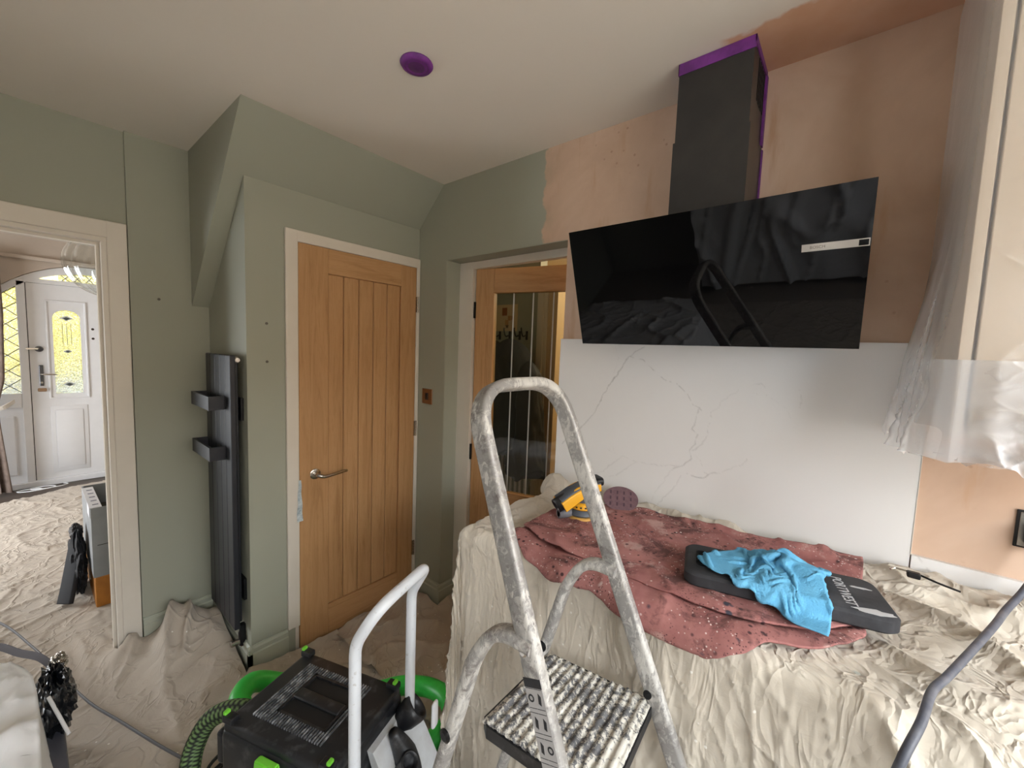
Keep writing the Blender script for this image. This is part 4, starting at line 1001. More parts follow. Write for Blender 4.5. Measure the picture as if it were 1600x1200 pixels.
obj('body', vb(-.158, .158, -.205, .205, .18, .425, bev=.022, seg=3), blackp, vac, angle=50)
obj('lid', vb(-.15, .15, -.2, .2, .405, .443, bev=.012, seg=2), blackp, vac, angle=50)
# ribbed panel; its two wells are flat dark plates
bm = bmesh.new()
ys = np.linspace(-.115, .137, 28)
for y in ys:
    segs = [(-.103, .105)]
    if -.1 < y < .085: segs = [(-.103, -.068), (.078, .105)]
    for a, b_ in segs: box(bm, a, b_, y-.0017, y+.0017, .442, .4485, M=MV)
obj('lid_ribs', bm, plain('highlit_worn_rib', (74, 76, 80), .3, rgb2=(168, 170, 174), scale=45, lo=.45, hi=.7), vac, kind='stuff')  # paler noise paints the ribs' highlights over their worn black
bm = bmesh.new()
for a, b_, c, d in ((-.07, -.063, -.098, .083), (.072, .08, -.098, .083), (-.07, .08, -.1, -.092), (-.07, .08, .077, .085)): box(bm, a, b_, c, d, .442, .449, M=MV)
obj('well_rim', bm, blackp, vac)
for a, b_ in ((-.062, -.016), (.02, .07)): obj('well_shade', vb(a, b_, -.088, .074, .4432, .4442), plain('well_shade_black', (8, 8, 9), .7), vac)  # shade of the wells painted as near-black plates on the lid
obj('carry_bar', vb(-.017, .021, -.094, .08, .442, .453, bev=.005, seg=2), blackp, vac, angle=50)
for x, y in ((-.135, .185), (.14, .185), (.14, -.175), (-.135, -.175)):
    obj('corner_catch', vb(x-.014, x+.014, y-.02, y+.02, .436, .456, bev=.004), blackp, vac)
    obj('catch_tab', vb(x-.009, x+.009, y-.002+.012*(1 if y > 0 else -1), y+.01+.012*(1 if y > 0 else -1), .45, .464, bev=.003), greenp, vac, label='lime green catch tab')
# green rotary latch on the side
pts = [(-.159, -.035, .418), (-.159, .035, .418), (-.159, .04, .39), (-.159, .026, .36), (-.159, .018, .315), (-.159, -.018, .315), (-.159, -.028, .36), (-.159, -.042, .39)]
bm = bmesh.new(); prism(bm, vp(pts), MV.to_3x3() @ Vector((-.022, 0, 0))); bmesh.ops.bevel(bm, geom=bm.edges[:], offset=.004, segments=2, affect='EDGES')
obj('latch', bm, greenp, vac, angle=40, label='lime green latch')
for k, (x, y) in enumerate(((-.12, .21), (.12, .21))): obj('bumper', vb(x-.03, x+.03, y-.01, y+.02, .3, .4, bev=.01), blackp, vac)
for sx2 in (-1, 1): obj('wheel', L([(0, -.02), (.07, -.02), (.075, -.012), (.075, .012), (.07, .02), (0, .02)], MV @ Matrix.Translation((sx2*.168, -.2, .075)) @ Matrix.Rotation(PI/2, 4, 'Y'), n=28), blackp, vac, angle=40)
for sx2 in (-1, 1): obj('castor', L([(0, -.012), (.03, -.012), (.03, .012), (0, .012)], MV @ Matrix.Translation((sx2*.11, .17, .03)) @ Matrix.Rotation(PI/2, 4, 'Y'), n=20), blackp, vac)
# tube handle
hpth = fillet([(-.105, -.235, .14), (-.105, -.235, .775), (-.105, -.30, .885), (.125, -.30, .885), (.145, -.235, .775), (.145, -.235, .14)], [.03, .07, .04, .03], 6)
obj('handle', T(vp(dens([Vector(q) for q in hpth], .05)), .0155, n=16), whitem, vac, smooth=True)
# parked hose fittings
bm = lathe(bmesh.new(), [(.026, -.11), (.028, -.05), (.038, -.03), (.043, 0), (.043, .018), (.036, .018), (.033, .0), (.026, -.04)], axisM(MV @ Vector((.135, -.255, .395)), MV.to_3x3() @ Vector((.45, -.55, .6))), n=28)
obj('hose_cuff', bm, blackp, vac, smooth=True)
bm = T(vp(smoothpath([(.045, -.245, .40), (.06, -.27, .34), (.06, -.30, .27), (.02, -.32, .24)], 5)), [.014+.02*min(1, i/6) for i in range(16)], n=18); obj('crevice_nozzle', bm, blackp, vac, smooth=True)
bm = lathe(bmesh.new(), [(.024, -.08), (.026, 0), (.028, .01), (.022, .01), (.019, -.02)], axisM(MV @ Vector((.035, -.31, .335)), MV.to_3x3() @ Vector((-.1, -.55, .8))), n=24); obj('hose_cuff', bm, blackp, vac, smooth=True)

# hoses of the extractor
def woven(name, path, r, label, parent=None):
    bm = T(path, r, n=24); n = len(path)
    o = obj(name, bm, 'woven_green_sleeve', parent, smooth=True)
    at = o.data.attributes.new('weave', 'FLOAT', 'POINT'); k = len(o.data.vertices)
    i = np.arange(k); ringi = i//24; kk = i % 24
    at.data.foreach_set('value', (((ringi+kk//2) % 4 < 2) & ((kk % 4) < 3)).astype(np.float32))
    return tag(o, label, 'hose')
hpath = smoothpath([(.50, 1.43, .24), (.44, 1.55, .245), (.375, 1.62, .21), (.325, 1.625, .13), (.295, 1.56, .07), (.275, 1.45, .045), (.26, 1.30, .04), (.25, 1.1, .04), (.2, .9, .04)], 26)
woven('suction_hose', hpath, .031, 'green and black woven suction hose at left of the extractor')
lpth = smoothpath([(.465, 1.50, .20), (.455, 1.60, .235), (.52, 1.66, .23), (.62, 1.64, .17), (.76, 1.52, .11), (.86, 1.42, .10), (.97, 1.34, .11), (1.03, 1.22, .13), (1.02, 1.10, .15), (.95, 1.03, .15), (.86, 1.04, .13), (.79, 1.08, .11)], 9)
tag(obj('green_hose', T(lpth, .036, n=18), greenh, smooth=True), 'bright green smooth hose looped behind the extractor', 'hose')
# black flex heap
rnd = random.Random(4); pts = []
for k in range(34):
    a = k*.75; r = .10+.05*rnd.random(); pts.append((.41+r*math.cos(a)*.8, 1.47+r*math.sin(a), .016+.0022*k))
tag(obj('power_flex', T(smoothpath(pts, 5), .006, n=8), blackp, smooth=True), 'heap of black flex on the floor left of the extractor', 'cable')

# ------------------------------------------------------------------ floor dust sheet
step = .010
xs = np.arange(-1.35, 1.02, step); ysf = np.arange(-.9, 5.97, step)
X, Y = np.meshgrid(xs, ysf, indexing='ij')
wx = X+.15*(fbm(X*2, Y*2, 1, 3)-.5); wy = Y+.15*(fbm(X*2, Y*2, 5, 3)-.5)
def thin(x, y, sd): return ridge(x, y, sd, 16)
Z = .006+.012*fbm(wx*2.2, wy*2.2, 2, 2)+.010*thin(wx*2.2+wy*1.2, wy*1.6-wx*.6, 11)+.010*thin(wx*1.3-wy*2.0, wx*1.8+wy*.6, 14)+.006*thin(wx*5-wy*2.8, wy*3.6+wx*2.2, 17)+.005*thin(wy*6.5+wx*1.7, wx*5, 19)+.003*ridge(wy*12-wx*4, wx*10, 20, 8)
hall = sstep(Y, 2.5, 3.0); Z += hall*(.006*thin(wx*4+wy*7, wy*2.5-wx*4, 23)+.006*thin(wx*7-wy*3, wy*5, 24))
# heap pushed against the alcove skirting
g = np.exp(-(((X-.44)/.17)**2+((Y-2.40)/.17)**2)); g2 = np.exp(-(((X-.53)/.14)**2+((Y-2.17)/.22)**2)); g3 = np.exp(-(((X-.33)/.1)**2+((Y-2.50)/.1)**2))
wa = np.arctan2(Y-2.95, X-.52)+.25*(fbm(X*4, Y*4, 31, 2)-.5); wr_ = np.hypot(X-.52, Y-2.95)
tent = ridge(wa*3.1, wr_*.9, 33, 2.2); tent2 = ridge(wa*6.5, wr_*2.0, 36, 4)
Z += g*(.11+.13*tent+.05*tent2)+g2*(.04+.08*tent+.04*tent2)+.06*g3*(.4+tent)
# edge climbing the skirtings
rise = np.exp(-((YC-Y)/.05)**2)*(X > .6)*(Y < YC)*.03+np.exp(-((AX-.62-X)/.05)**2)*(X < .93)*(Y < .95)*.0
Z += rise
gath = np.exp(-((X-.18)/.09)**2)*np.exp(-((Y-2.7)/.25)**2); Z += gath*.05*ridge(X*22+1.5*fbm(X*5, Y*3, 41, 2), Y*1.5, 43, 2)
mask = np.ones_like(X, bool)
mask &= ~((X > XC-.028) & (Y > YC-.022) & (Y < YB+.2)); mask &= ~((X > .235) & (Y > YB-.016) & (Y < YB+.17)); mask &= ~((X < DX0) & (Y > YB-.016) & (Y < YB+.17))
mask &= ~((X > 1.55) | ((X > .62) & (Y > YB+.1) & False)); mask &= ~((Y > 5.72+.1*np.sin(X*3.1)+.06*fbm(X*4, X*0, 8)+.12*(X+.3)))
mask &= ~((X > .94) & (Y < .93)); mask &= ~((X > 1.45) & (Y > 2.55))
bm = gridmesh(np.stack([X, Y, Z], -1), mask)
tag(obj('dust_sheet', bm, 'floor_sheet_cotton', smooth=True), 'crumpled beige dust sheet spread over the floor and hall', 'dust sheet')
# piece of the same floor covering right of the cupboard, before the lobby door
xs = np.arange(.99, 1.64, step); ysf = np.arange(.965, 1.985, step); X, Y = np.meshgrid(xs, ysf, indexing='ij')
Z = .006+.014*fbm(X*3, Y*3, 2, 3)+.03*ridge(X*4+Y*3, Y*4-X*2, 51, 2)+.02*ridge(X*9-Y*4, Y*8, 53, 2)+.035*sstep(X, 1.3, 1.5)*fbm(X*6, Y*6, 9, 2)
mask = ~((X > AX-.025) & ((Y > OY1-.026) | (Y < OY0+.02)))
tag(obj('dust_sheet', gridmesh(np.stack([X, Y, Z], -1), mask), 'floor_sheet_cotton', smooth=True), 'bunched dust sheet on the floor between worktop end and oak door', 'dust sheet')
# flat grey cable over the sheet
pth = smoothpath([(-.75, 3.6, .1), (-.3, 3.45, .09), (-.13, 3.2, .075), (-.02, 2.84, .065), (.05, 2.55, .055), (.12, 2.27, .045), (.19, 2.07, .04), (.26, 1.85, .045), (.31, 1.72, .04)], 8)
tag(obj('floor_cable', T(pth, 1.0, sect=rsect(.0065, .003, .0025, 2), upv=(0, 0, 1)), plain('slate_cable', (104, 104, 108), .6), angle=60), 'flat slate grey cable trailing over the floor sheet', 'cable')

# ------------------------------------------------------------------ plastic covered tool boxes at left edge
n = 80
t = thing('tool_case', 'dark grey tool case under milky polythene at lower left', 'tool case', (-.35, 1.6, 0))
obj('shell', B(-.62, -.06, 1.0, 1.97, .02, .46, bev=.02, seg=2), plain('slate_case', (84, 84, 92), .5), t, angle=40)
obj('lid_edge', B(-.63, -.045, .99, 1.98, .34, .365, bev=.006), plain('slate_case', (84, 84, 92), .5), t)
th = np.linspace(0, 2*PI, 220); rr_ = np.linspace(0, 1.0, 110)
Rr, Th = np.meshgrid(rr_, th, indexing='ij')
a_, b_ = .36, .62
sq = (np.abs(np.cos(Th))**5+np.abs(np.sin(Th))**5)**(-1/5)
edge = .60
rad = np.where(Rr < edge, Rr/edge, 1+.10*((Rr-edge)/(1-edge))**1.5)
fold = 1+.05*sstep(Rr, edge, 1)*(ridge(Th*7+.7*fbm(Th*2, Rr*3, 3, 2), Rr*1.5, 61, 2)-.4)+.02*sstep(Rr, edge-.05, 1)*ridge(Th*15+fbm(Th*4, Rr*6, 5, 2), Rr*3, 67, 5)
Xp = -.36+a_*rad*fold*sq*np.cos(Th)*.98; Yp = 1.47+b_*rad*fold*sq*np.sin(Th)*.93
Zp = np.where(Rr < edge, .50+.012*fbm(Rr*8, Th*3, 5, 3), .50-.475*((Rr-edge)/(1-edge)))
Zp = Zp-.02*np.exp(-((Rr-edge)/.05)**2)+.03*ridge(Xp*5+Yp*2, Yp*4-Xp*2, 64, 5)*(Rr < edge)+.012*ridge(Xp*12-Yp*5, Yp*9, 66, 5)*(Rr < edge)
tag(obj('plastic_sheet', gridmesh(np.stack([Xp, Yp, Zp], -1)), 'polythene_heavy', smooth=True), 'milky polythene bundled over the boxes at lower left', 'plastic sheet')
# crumpled black bag with silver and a white rod
def blob(cx, cy, cz, a, b_, c, seed, amp=.35):
    th = np.linspace(0, 2*PI, 48); ph = np.linspace(.02, PI-.02, 28); Pp, Tt = np.meshgrid(ph, th, indexing='ij')
    r = 1+amp*(ridge(Tt*1.6+Pp, Pp*2.2, seed, 1.5, 3)-.5)
    r[:, -1] = r[:, 0]
    return gridmesh(np.stack([cx+a*r*np.sin(Pp)*np.cos(Tt), cy+b_*r*np.sin(Pp)*np.sin(Tt), np.maximum(cz+c*r*np.cos(Pp), .022)], -1))
obj('base_tray', B(-.06, .045, 1.78, 2.14, .02, .185, bev=.012), plain('slate_case', (84, 84, 92), .5), t, angle=40)
t = thing('black_bag', 'crumpled shiny black bag beside the polythene bundle', 'bag', (.03, 2.04, .185))
obj('sack', blob(.028, 2.04, .27, .045, .14, .09, 5, .6), plain('glossy_black_film', (24, 26, 30), .22), t)
obj('rod', T([(.012, 1.93, .35), (.05, 1.84, .25)], .005, n=8), upvc, t, label='white plastic rod')
obj('foil', blob(.045, 2.16, .33, .02, .035, .025, 9, .7), chrome, t, label='crumpled silver foil')
pth = smoothpath([(-.3, 2.68, .30), (-.13, 2.50, .315), (-.05, 2.36, .31), (.0, 2.27, .31), (.04, 2.18, .28)], 6)
tag(obj('strap', T(pth, 1.0, sect=rsect(.013, .002, .0015, 2), upv=(.5, 0, 1)), plain('grey_webbing', (112, 110, 116), .8)), 'wide grey webbing strap over the black bag', 'strap')

# ------------------------------------------------------------------ hall: boxes, pendant, curtain, front door
t = thing('storage_box', 'tall grey cardboard box with torn white label, open on top, in the hall', 'box', (.4, 3.45, .18))
gcard = plain('grey_card', (136, 138, 140), .6, rgb2=(150, 152, 154), scale=5)
x0, x1, y0, y1, z0, z1 = .207, .62, 3.12, 3.64, .20, .59
for q in ((x0, x1, y0, y0+.008), (x0, x1, y1-.008, y1), (x0, x0+.008, y0+.008, y1-.008), (x1-.008, x1, y0+.008, y1-.008)):
    obj('side', B(*q, z0, z1), gcard, t)
obj('base', B(x0, x1, y0, y1, z0-.006, z0), gcard, t)
obj('inner', B(x0+.02, x1-.02, y0+.02, y1-.02, z0+.02, z1-.12, bev=.01), plain('dark_inside', (52, 54, 50), .6), t, label='dark inside')  # dark block filling the open box
bm = B(x0-.003, x0+.045, y0+.01, y1-.06, z1, z1+.002); fl = obj('label', bm, plain('white_label', (226, 226, 232), .6), t, label='white torn label')
for k in range(5): obj('print', B(x0+.012, x0+.036, y0+.06+.08*k, y0+.075+.08*k, z1+.002, z1+.003), plain('blue_grey_print', (110, 112, 134), .6), fl)
obj('label', B(x0-.0035, x0-.0005, y0+.03, y0+.15, z1-.06, z1-.0), plain('white_label', (226, 226, 232), .6), t)
obj('seam', B(x0+.02, x0+.2, y0-.001, y0, .375, .379), plain('seam_dark', (70, 70, 70), .7), t)
for k, (zz, w) in enumerate(((.335, .09), (.318, .11))): obj('print', B(x0+.09, x0+.09+w, y0-.001, y0, zz-.004, zz+.004), plain('grey_print', (176, 176, 176), .6), t)
t = thing('amber_box', 'orange brown box under the tall grey box in the hall', 'box', (.4, 3.45, 0))
obj('carton', B(.212, .61, 3.13, 3.63, .012, .193, bev=.008), plain('amber_card', (176, 112, 34), .5, rgb2=(150, 92, 24), scale=8), t)
t = thing('hall_bag', 'black drawstring bag slumped behind the grey box', 'bag', (.17, 3.4, .02))
obj('sack', blob(.165, 3.42, .19, .036, .16, .19, 21, .5), plain('matt_black_cloth', (30, 30, 34), .8), t)
obj('flap', T(smoothpath([(.165, 3.38, .33), (.145, 3.34, .24), (.115, 3.28, .10), (.10, 3.26, .035)], 5), 1.0, sect=rsect(.012, .045, .008, 3), upv=(-1, -.6, .3)), plain('matt_black_cloth', (30, 30, 34), .8), t, smooth=True)
obj('handle', blob(.165, 3.46, .37, .028, .05, .045, 25, .4), plain('dark_leather', (50, 46, 46), .5), t)
t = thing('paper_roll', 'rolled grey lining paper leaning against the grey box', 'paper roll', (.30, 3.15, .3))
obj('roll', L([(.02, 0), (.034, 0), (.034, .32), (.02, .32), (.02, .0)], axisM((.288, 3.155, .50), (.55, .1, .8)), n=24), plain('grey_paper', (160, 156, 154), .7), t, smooth=True)
n_ = 30
A, C = np.meshgrid(np.linspace(0, 1, 30), np.linspace(0, 1, 16), indexing='ij')
tag(obj('hanging_cloth', gridmesh(np.stack([.292+.09*C+.015*np.sin(A*5), 3.13+.02*np.sin(C*14)+.0*A, .62-.52*A+.03*C], -1)), plain('pale_cloth', (176, 168, 164), .9), smooth=True), 'pale cloth hanging beside the grey box at the doorway edge', 'cloth')
# pendant globe
pc = Vector((.36, 3.5, 1.962)); pr_ = .19
t = thing('pendant_lamp', 'clear ribbed glass globe pendant in the hall', 'pendant light', tuple(pc))
prof = [(.035, pr_*1.02)]
for k in range(1, 40):
    a = math.acos(1-2*k/40*.999); a = PI*k/40*.96+.12
    prof.append((max(.004, pr_*math.sin(a)*(1+.025*math.sin(k*2.1))), pr_*math.cos(a)))
Tg, Pg = np.meshgrid(np.linspace(0, 2*PI, 193), np.linspace(.2, PI-.02, 50))
Rg = pr_*(1+.03*np.cos(Tg*16)*np.sin(Pg)); Rg[:, -1] = Rg[:, 0]
obj('globe', gridmesh(np.stack([pc.x+Rg*np.sin(Pg)*np.cos(Tg), pc.y+Rg*np.sin(Pg)*np.sin(Tg), pc.z+Rg*np.cos(Pg)], -1)), 'clear_glass', t, smooth=True)
obj('lamp_holder', L([(0, .18), (.036, .18), (.036, .10), (.022, .07), (0, .07)], Matrix.Translation(pc), n=20), plain('brass', (190, 140, 90), .3, .9), t, angle=40, label='brass lamp holder')
obj('flex', T([pc+Vector((0, 0, .18)), (pc.x, pc.y, 2.46)], .004, n=8), blackp, t)
# hall walls
bm = bmesh.new(); box(bm, 1.45, 1.55, YB+.12, FY+.3, -.02, 2.46); struct('wall_hall_right', bm, plain('hall_cream_paint', (182, 168, 154), .75))
bm = bmesh.new(); box(bm, -1.9, -1.8, YB+.12, 3.9, -.02, 2.46); box(bm, -1.9, -1.8, 5.8, FY+.3, -.02, 2.46); box(bm, -1.9, -1.8, 3.9, 5.8, -.02, .35); box(bm, -1.9, -1.8, 3.9, 5.8, 1.65, 2.46)
struct('wall_hall_left', bm, plain('hall_cream_paint', (182, 168, 154), .75))
bm = bmesh.new(); box(bm, XL, -1.8, YB+.12, YB+.2, -.02, 2.46); struct('wall_hall_near', bm, plain('hall_cream_paint', (182, 168, 154), .75))
# arch wall: opening with segmental head
ax0, ax1, zs, rise_ = -.42, 1.42, 1.08, 1.158
cxm = (ax0+ax1)/2
def archz(x, up=0.0): q = (x-cxm)/((ax1-ax0)/2); return zs+rise_*math.sqrt(max(0, 1-q*q*.92))+up
bm = bmesh.new(); xs2 = [ax0+(ax1-ax0)*k/24 for k in range(25)]
prism(bm, [(x, FY-.06, archz(x)) for x in xs2]+[(ax1, FY-.06, 2.46), (ax0, FY-.06, 2.46)], (0, .3, 0))
box(bm, -1.8, ax0, FY-.06, FY+.24, -.02, 2.46); struct('wall_hall_front', bm, plain('hall_cream_paint', (182, 168, 154), .75))
bm = bmesh.new(); prism(bm, [(x, FY-.11, archz(x)+.09) for x in xs2[2:-2]]+[(x, FY-.11, archz(x)+.12) for x in xs2[2:-2]][::-1], (0, .05, 0)) if False else box(bm, -1.8, 1.45, FY-.10, FY-.06, 2.24, 2.275, bev=.008)
struct('trim_12', bm, plain('hall_cream_paint', (182, 168, 154), .75))
# frame: arch ring, posts, transom, side light panels
dd0, dd1 = FY-.02, FY+.07
fr0 = struct('window_3', B(-.012, .045, dd0, dd1, .0, 2.04, bev=.006), upvc, label='white arched porch frame with leaded side light')
def fpart(name, bm, mat=upvc, **k): return obj(name, bm, mat, fr0, **k)
bm = bmesh.new(); prism(bm, [(x, dd0, archz(x)-.005) for x in xs2]+[(x, dd0, archz(x)-.075) for x in xs2][::-1], (0, .09, 0)); fpart('arch_head', bm)
fpart('transom', B(.045, 1.3, dd0+.002, dd1, 2.03, 2.075, bev=.005)); fpart('sill_rail', B(-.4, 1.0, dd0-.02, dd1, -.01, .045, bev=.006)); fpart('post', B(.97, 1.02, dd0+.001, dd1, 0, 2.03)); fpart('side_panel', B(1.02, 1.42, dd0+.02, dd1, 0, 2.0))
fpart('post', B(-.40, -.33, dd0+.001, dd1, 0, 1.95))
fpart('mid_rail', B(-.33, -.012, dd0+.002, dd1, .80, .94, bev=.006)); lower = fpart('lower_panel', B(-.33, -.012, dd0+.03, dd1-.02, .045, .80)); fpart('raised_field', B(-.28, -.06, dd0+.02, dd1-.02, .12, .72, bev=.012))
bm = bmesh.new(); xl_ = [-.33+.318*k/8 for k in range(9)]; prism(bm, [(x, dd0+.04, archz(x)-.06) for x in xl_]+[(-.012, dd0+.04, .94), (-.33, dd0+.04, .94)], (0, .006, 0))
pn = fpart('pane', bm, 'pattern_glass')
lead = plain('lead_strip', (96, 98, 100), .5, .6)
bm = bmesh.new()
for k in range(-3, 8):
    z = .95+.15*k
    for s1 in (-1, 1):
        pts = [(x, z+.28*((x+.33)/.318 if s1 > 0 else (-.012-x)/.318)) for x in np.linspace(-.33, -.012, 25)]
        pts = [q for q in pts if .945 < q[1] < archz(q[0])-.065]
        if len(pts) > 2: tube(bm, [(pts[0][0], dd0+.028, pts[0][1]), (pts[-1][0], dd0+.028, pts[-1][1])], .0035, n=6)
obj('leading', bm, lead, pn, kind='stuff')
# fan light glass
bm = bmesh.new(); xsf = [x for x in xs2 if archz(x)-.10 > 2.078]; prism(bm, [(x, dd0+.04, archz(x)-.075) for x in xsf]+[(xsf[-1], dd0+.04, 2.075), (xsf[0], dd0+.04, 2.075)], (0, .006, 0)); fl = fpart('fan_pane', bm, 'pattern_glass')
bm = bmesh.new()
for k in range(9):
    x = xsf[0]+.02+.085*k
    tube(bm, [(x, dd0+.032, 2.075), (x+.06, dd0+.032, min(archz(x+.06)-.08, 2.17))], .003, n=6); tube(bm, [(x+.06, dd0+.032, 2.075), (x, dd0+.032, min(archz(x)-.08, 2.17))], .003, n=6)
obj('leading', bm, lead, fl, kind='stuff')
# door leaf
d3 = thing('door_3', 'white panelled front door with arched coloured glass', None, (.05, FY, 0)); d3['kind'] = 'structure'
gx = ((.212, .407), (.62, .815))
bm = bmesh.new(); y0, y1 = FY-.005, FY+.045
LZ0, LZ1 = .925, 1.80
box(bm, .05, gx[0][0], y0, y1, .05, 2.028); box(bm, gx[0][1], gx[1][0], y0, y1, .05, 2.028); box(bm, gx[1][1], .965, y0, y1, .05, 2.028)
for a, b_ in gx:
    box(bm, a, b_, y0, y1, .05, LZ0)
    cx_ = (a+b_)/2; w = (b_-a)/2; xs3 = [a+(b_-a)*k/16 for k in range(17)]
    prism(bm, [(x, y0, LZ1-w+math.sqrt(max(0, w*w-(x-cx_)**2))*.8) for x in xs3]+[(b_, y0, 2.028), (a, y0, 2.028)], (0, y1-y0, 0))
obj('leaf', bm, upvc, d3)
bm = bmesh.new()
for a, b_ in ((.043, .05),): box(bm, a+.002, b_+.001, y0-.001, y0+.02, .05, 2.03)
box(bm, .05, .965, y0-.001, y0+.02, 2.028, 2.031); obj('seal', bm, plain('black_seal', (50, 50, 50), .7), d3)
for a, b_ in gx:
    fm = bmesh.new()
    for q in ((a-.045, a-.03, LZ0-.04, 1.87), (b_+.03, b_+.045, LZ0-.04, 1.87)): box(fm, q[0], q[1], y0-.012, y0+.001, q[2], q[3], bev=.004)
    box(fm, a-.045, b_+.045, y0-.0118, y0+.001, 1.86, 1.875, bev=.004); box(fm, a-.045, b_+.045, y0-.0119, y0+.001, LZ0-.05, LZ0-.035, bev=.004)
    fo = obj('glazing_frame', fm, upvc, d3)
    cx_ = (a+b_)/2; w = (b_-a)/2
    top = [(x, FY+.02, LZ1-w+math.sqrt(max(0, w*w-(x-cx_)**2))*.8) for x in [a+(b_-a)*k/16 for k in range(17)]]
    g1 = bmesh.new(); prism(g1, top+[(b_, FY+.02, LZ0), (a, FY+.02, LZ0)], (0, .006, 0)); obj('pane', g1, 'pattern_glass', d3)
    for zz, s in ((1.70, 1.0), (1.36, .7), (1.02, 1.0)):
        q = bmesh.new(); prism(q, [(cx_-.05*s, FY+.014, zz), (cx_, FY+.014, zz-.028*s), (cx_+.05*s, FY+.014, zz), (cx_, FY+.014, zz+.028*s)], (0, .005, 0)); dm = obj('diamond', q, plain('clear_bevel', (210, 214, 214), .2), fo)
        q = bmesh.new(); prism(q, [(cx_-.028*s, FY+.011, zz), (cx_, FY+.011, zz-.02*s), (cx_+.028*s, FY+.011, zz), (cx_, FY+.011, zz+.012*s)], (0, .003, 0)); obj('diamond', q, plain('dark_bevel', (66, 72, 70), .3), fo)
    bm = bmesh.new()
    for dx in (-.03, 0, .03): box(bm, cx_+dx-.0018, cx_+dx+.0018, FY+.0145, FY+.019, 1.43, 1.65)
    obj('leading', bm, lead, fo)
    obj('raised_panel', B(a-.014, b_-.008, y0-.014, y0+.004, .15, .76, bev=.012, seg=2), upvc, d3, angle=30); 
    obj('panel_moulding', B(a-.045, b_+.025, y0-.006, y0+.004, .11, .80, bev=.005), upvc, d3, angle=30)
pl_ = obj('handle_plate', B(.105, .135, y0-.012, y0, 1.01, 1.22, bev=.005), plain('dark_chrome', (92, 92, 96), .25, .9), d3)
obj('lever', T(smoothpath([(.12, y0-.01, 1.13), (.12, y0-.05, 1.13), (.15, y0-.055, 1.128), (.225, y0-.05, 1.125)], 4), .008, n=10), chrome, pl_, smooth=True)
obj('key_cylinder', T([(.12, y0-.03, 1.045), (.12, y0, 1.045)], .01, n=10), chrome, pl_); obj('key_fob', B(.09, .15, y0-.035, y0-.028, .955, .99, bev=.008), plain('wood_fob', (150, 118, 88), .5), pl_)
obj('chain_guard', B(.03, .115, y0-.028, y0-.015, 1.375, 1.39), chrome, d3); obj('chain_knob', L([(0, 0), (.03, 0), (.022, .025), (0, .03)], axisM((.115, y0, 1.38), (0, -1, 0)), n=16), plain('dark_chrome', (92, 92, 96), .25, .9), d3)
for zz in (1.60, 1.50): obj('spy_hole', L([(0, 0), (.012, 0), (.01, .004), (0, .005)], axisM((.495, y0, zz), (0, -1, 0)), n=14), plain('bronze_dark', (60, 48, 40), .4, .5), d3)
# curtain at left edge
A, C = np.meshgrid(np.linspace(0, 1, 60), np.linspace(0, 1, 50), indexing='ij')
wv = np.interp(A, [0, .25, .52, .62, .7, 1], [.0, .01, -.01, -.055, -.05, .0])
cur = np.stack([-.46+.37*C+wv*C+.018*np.sin(C*34+3*fbm(A*2, C*3, 2, 2)), FY-.20+.03*np.sin(C*40), 2.25-2.23*A], -1)
t = thing('curtain', 'brown grey curtain drawn back left of the front door', 'curtain', (-.27, FY-.2, 0))
co_ = obj('drop', gridmesh(cur), plain('taupe_curtain', (120, 104, 94), .9, rgb2=(98, 84, 76), scale=20), t, smooth=True)
obj('tie_back', T(smoothpath([(-.2, FY-.25, .82), (-.13, FY-.24, .835), (-.09, FY-.2, .86), (-.06, FY-.14, .88)], 4), 1.0, sect=rsect(.02, .004, .003), upv=(0, 0, 1)), plain('white_sash', (214, 208, 200), .7), t)
# stray flex at the threshold
rnd = random.Random(9); pts = [(-.02+.10*math.cos(k*.9)+.012*k, 5.93+.05*math.sin(k*.9), .03+.001*k) for k in range(16)]
tag(obj('bell_wire', T(smoothpath(pts, 5), .004, n=6), upvc, smooth=True), 'loose white flex on the dark boards by the front door', 'cable')
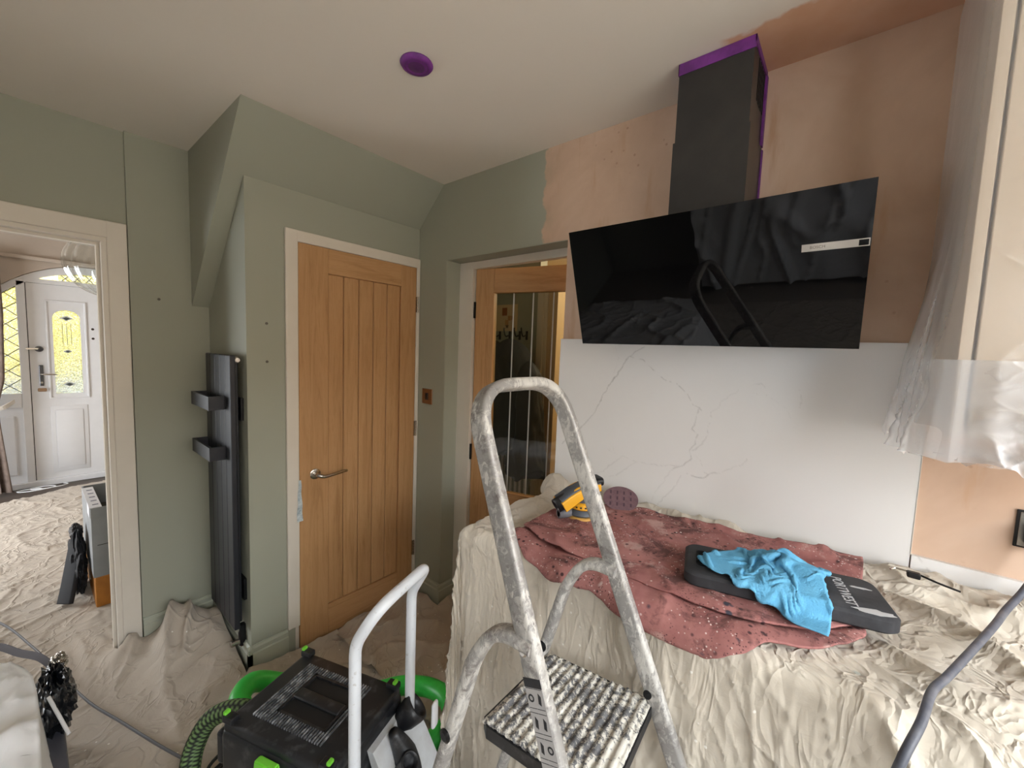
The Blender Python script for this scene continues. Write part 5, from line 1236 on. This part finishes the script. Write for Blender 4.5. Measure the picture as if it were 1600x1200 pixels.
# garden seen through the coloured glass
def hedge(name, label, cx, cy, w, d, h_, seed, mat):
    th = np.linspace(0, 2*PI, 64); ph = np.linspace(.02, PI/2, 30); Pp, Tt = np.meshgrid(ph, th, indexing='ij')
    r = 1+.25*(fbm(Tt*5, Pp*9, seed, 3)-.5); r[:, -1] = r[:, 0]
    return tag(obj(name, gridmesh(np.stack([cx+w*r*np.sin(Pp)**.5*np.cos(Tt), cy+d*r*np.sin(Pp)**.5*np.sin(Tt), h_*r*np.cos(Pp)-.05], -1)), mat, smooth=True), label, 'shrub', 'shrubs outside the front door')
leafg = plain('green_leaves', (112, 176, 58), .7, rgb2=(150, 196, 96), scale=30); leafy = plain('yellow_leaves', (240, 206, 40), .7, rgb2=(250, 226, 110), scale=30)
hedge('garden_shrub', 'round green shrub beyond the front door glass', .90, 8.9, .38, .4, 1.36, 3, leafg)
hedge('garden_shrub', 'tall yellow leaved shrub behind the green one', .3, 10.6, 1.6, .7, 2.75, 6, leafy)
t = thing('garden_wall', 'low white garden wall outside the front door', 'wall', (0, 7.9, 0))
obj('blockwork', B(-3, 3, 7.85, 8.05, -.06, .94), plain('white_render', (222, 222, 218), .9), t)
obj('coping', B(-3, 3, 7.82, 8.08, .94, .98, bev=.008), plain('white_render', (222, 222, 218), .9), t)
struct('ground', B(-4, 4, 6.55, 12, -.15, -.06), plain('paved_path', (176, 172, 166), .9))
struct('ground_patio', B(-9, 9, -12, YR-.13, -.15, -.06), plain('patio_paving', (190, 184, 174), .9))
t = thing('sky_block_wall', 'unseen wall added outside the kitchen window to block low sky', 'sky blocker', (0, -8.5, 0))  # added out of view to keep low sky off the upper kitchen walls
obj('wall', B(-9, 9, -8.9, -8.5, -.06, 3.4), plain('pale_brick', (182, 168, 152), .9, rgb2=(160, 146, 130), scale=9), t)

# ------------------------------------------------------------------ polythene-wrapped units behind, seen mirrored in the hood glass
t = thing('wrapped_unit', 'kitchen units behind the viewer wrapped in polythene', 'cabinet', (-1.9, .25, 0))
obj('carcass', B(XL+.02, -1.72, -.7, 1.2, 0, 2.1, bev=.004), cream, t)
n = 90
A, C = np.meshgrid(np.linspace(0, 1, n), np.linspace(0, 1, n), indexing='ij')
Pw = np.stack([-1.70+.09*ridge(C*10+3*A+.8*fbm(A*3, C*3, 3, 2), A*2, 81, 3.5)+.05*ridge(C*21-5*A, A*3, 83, 5)+.03*A, -.75+2.0*C, 2.12-2.08*A], -1)
film_sheet('plastic_sheet', 'polythene hanging over the units behind the viewer', Pw, 'polythene_heavy')
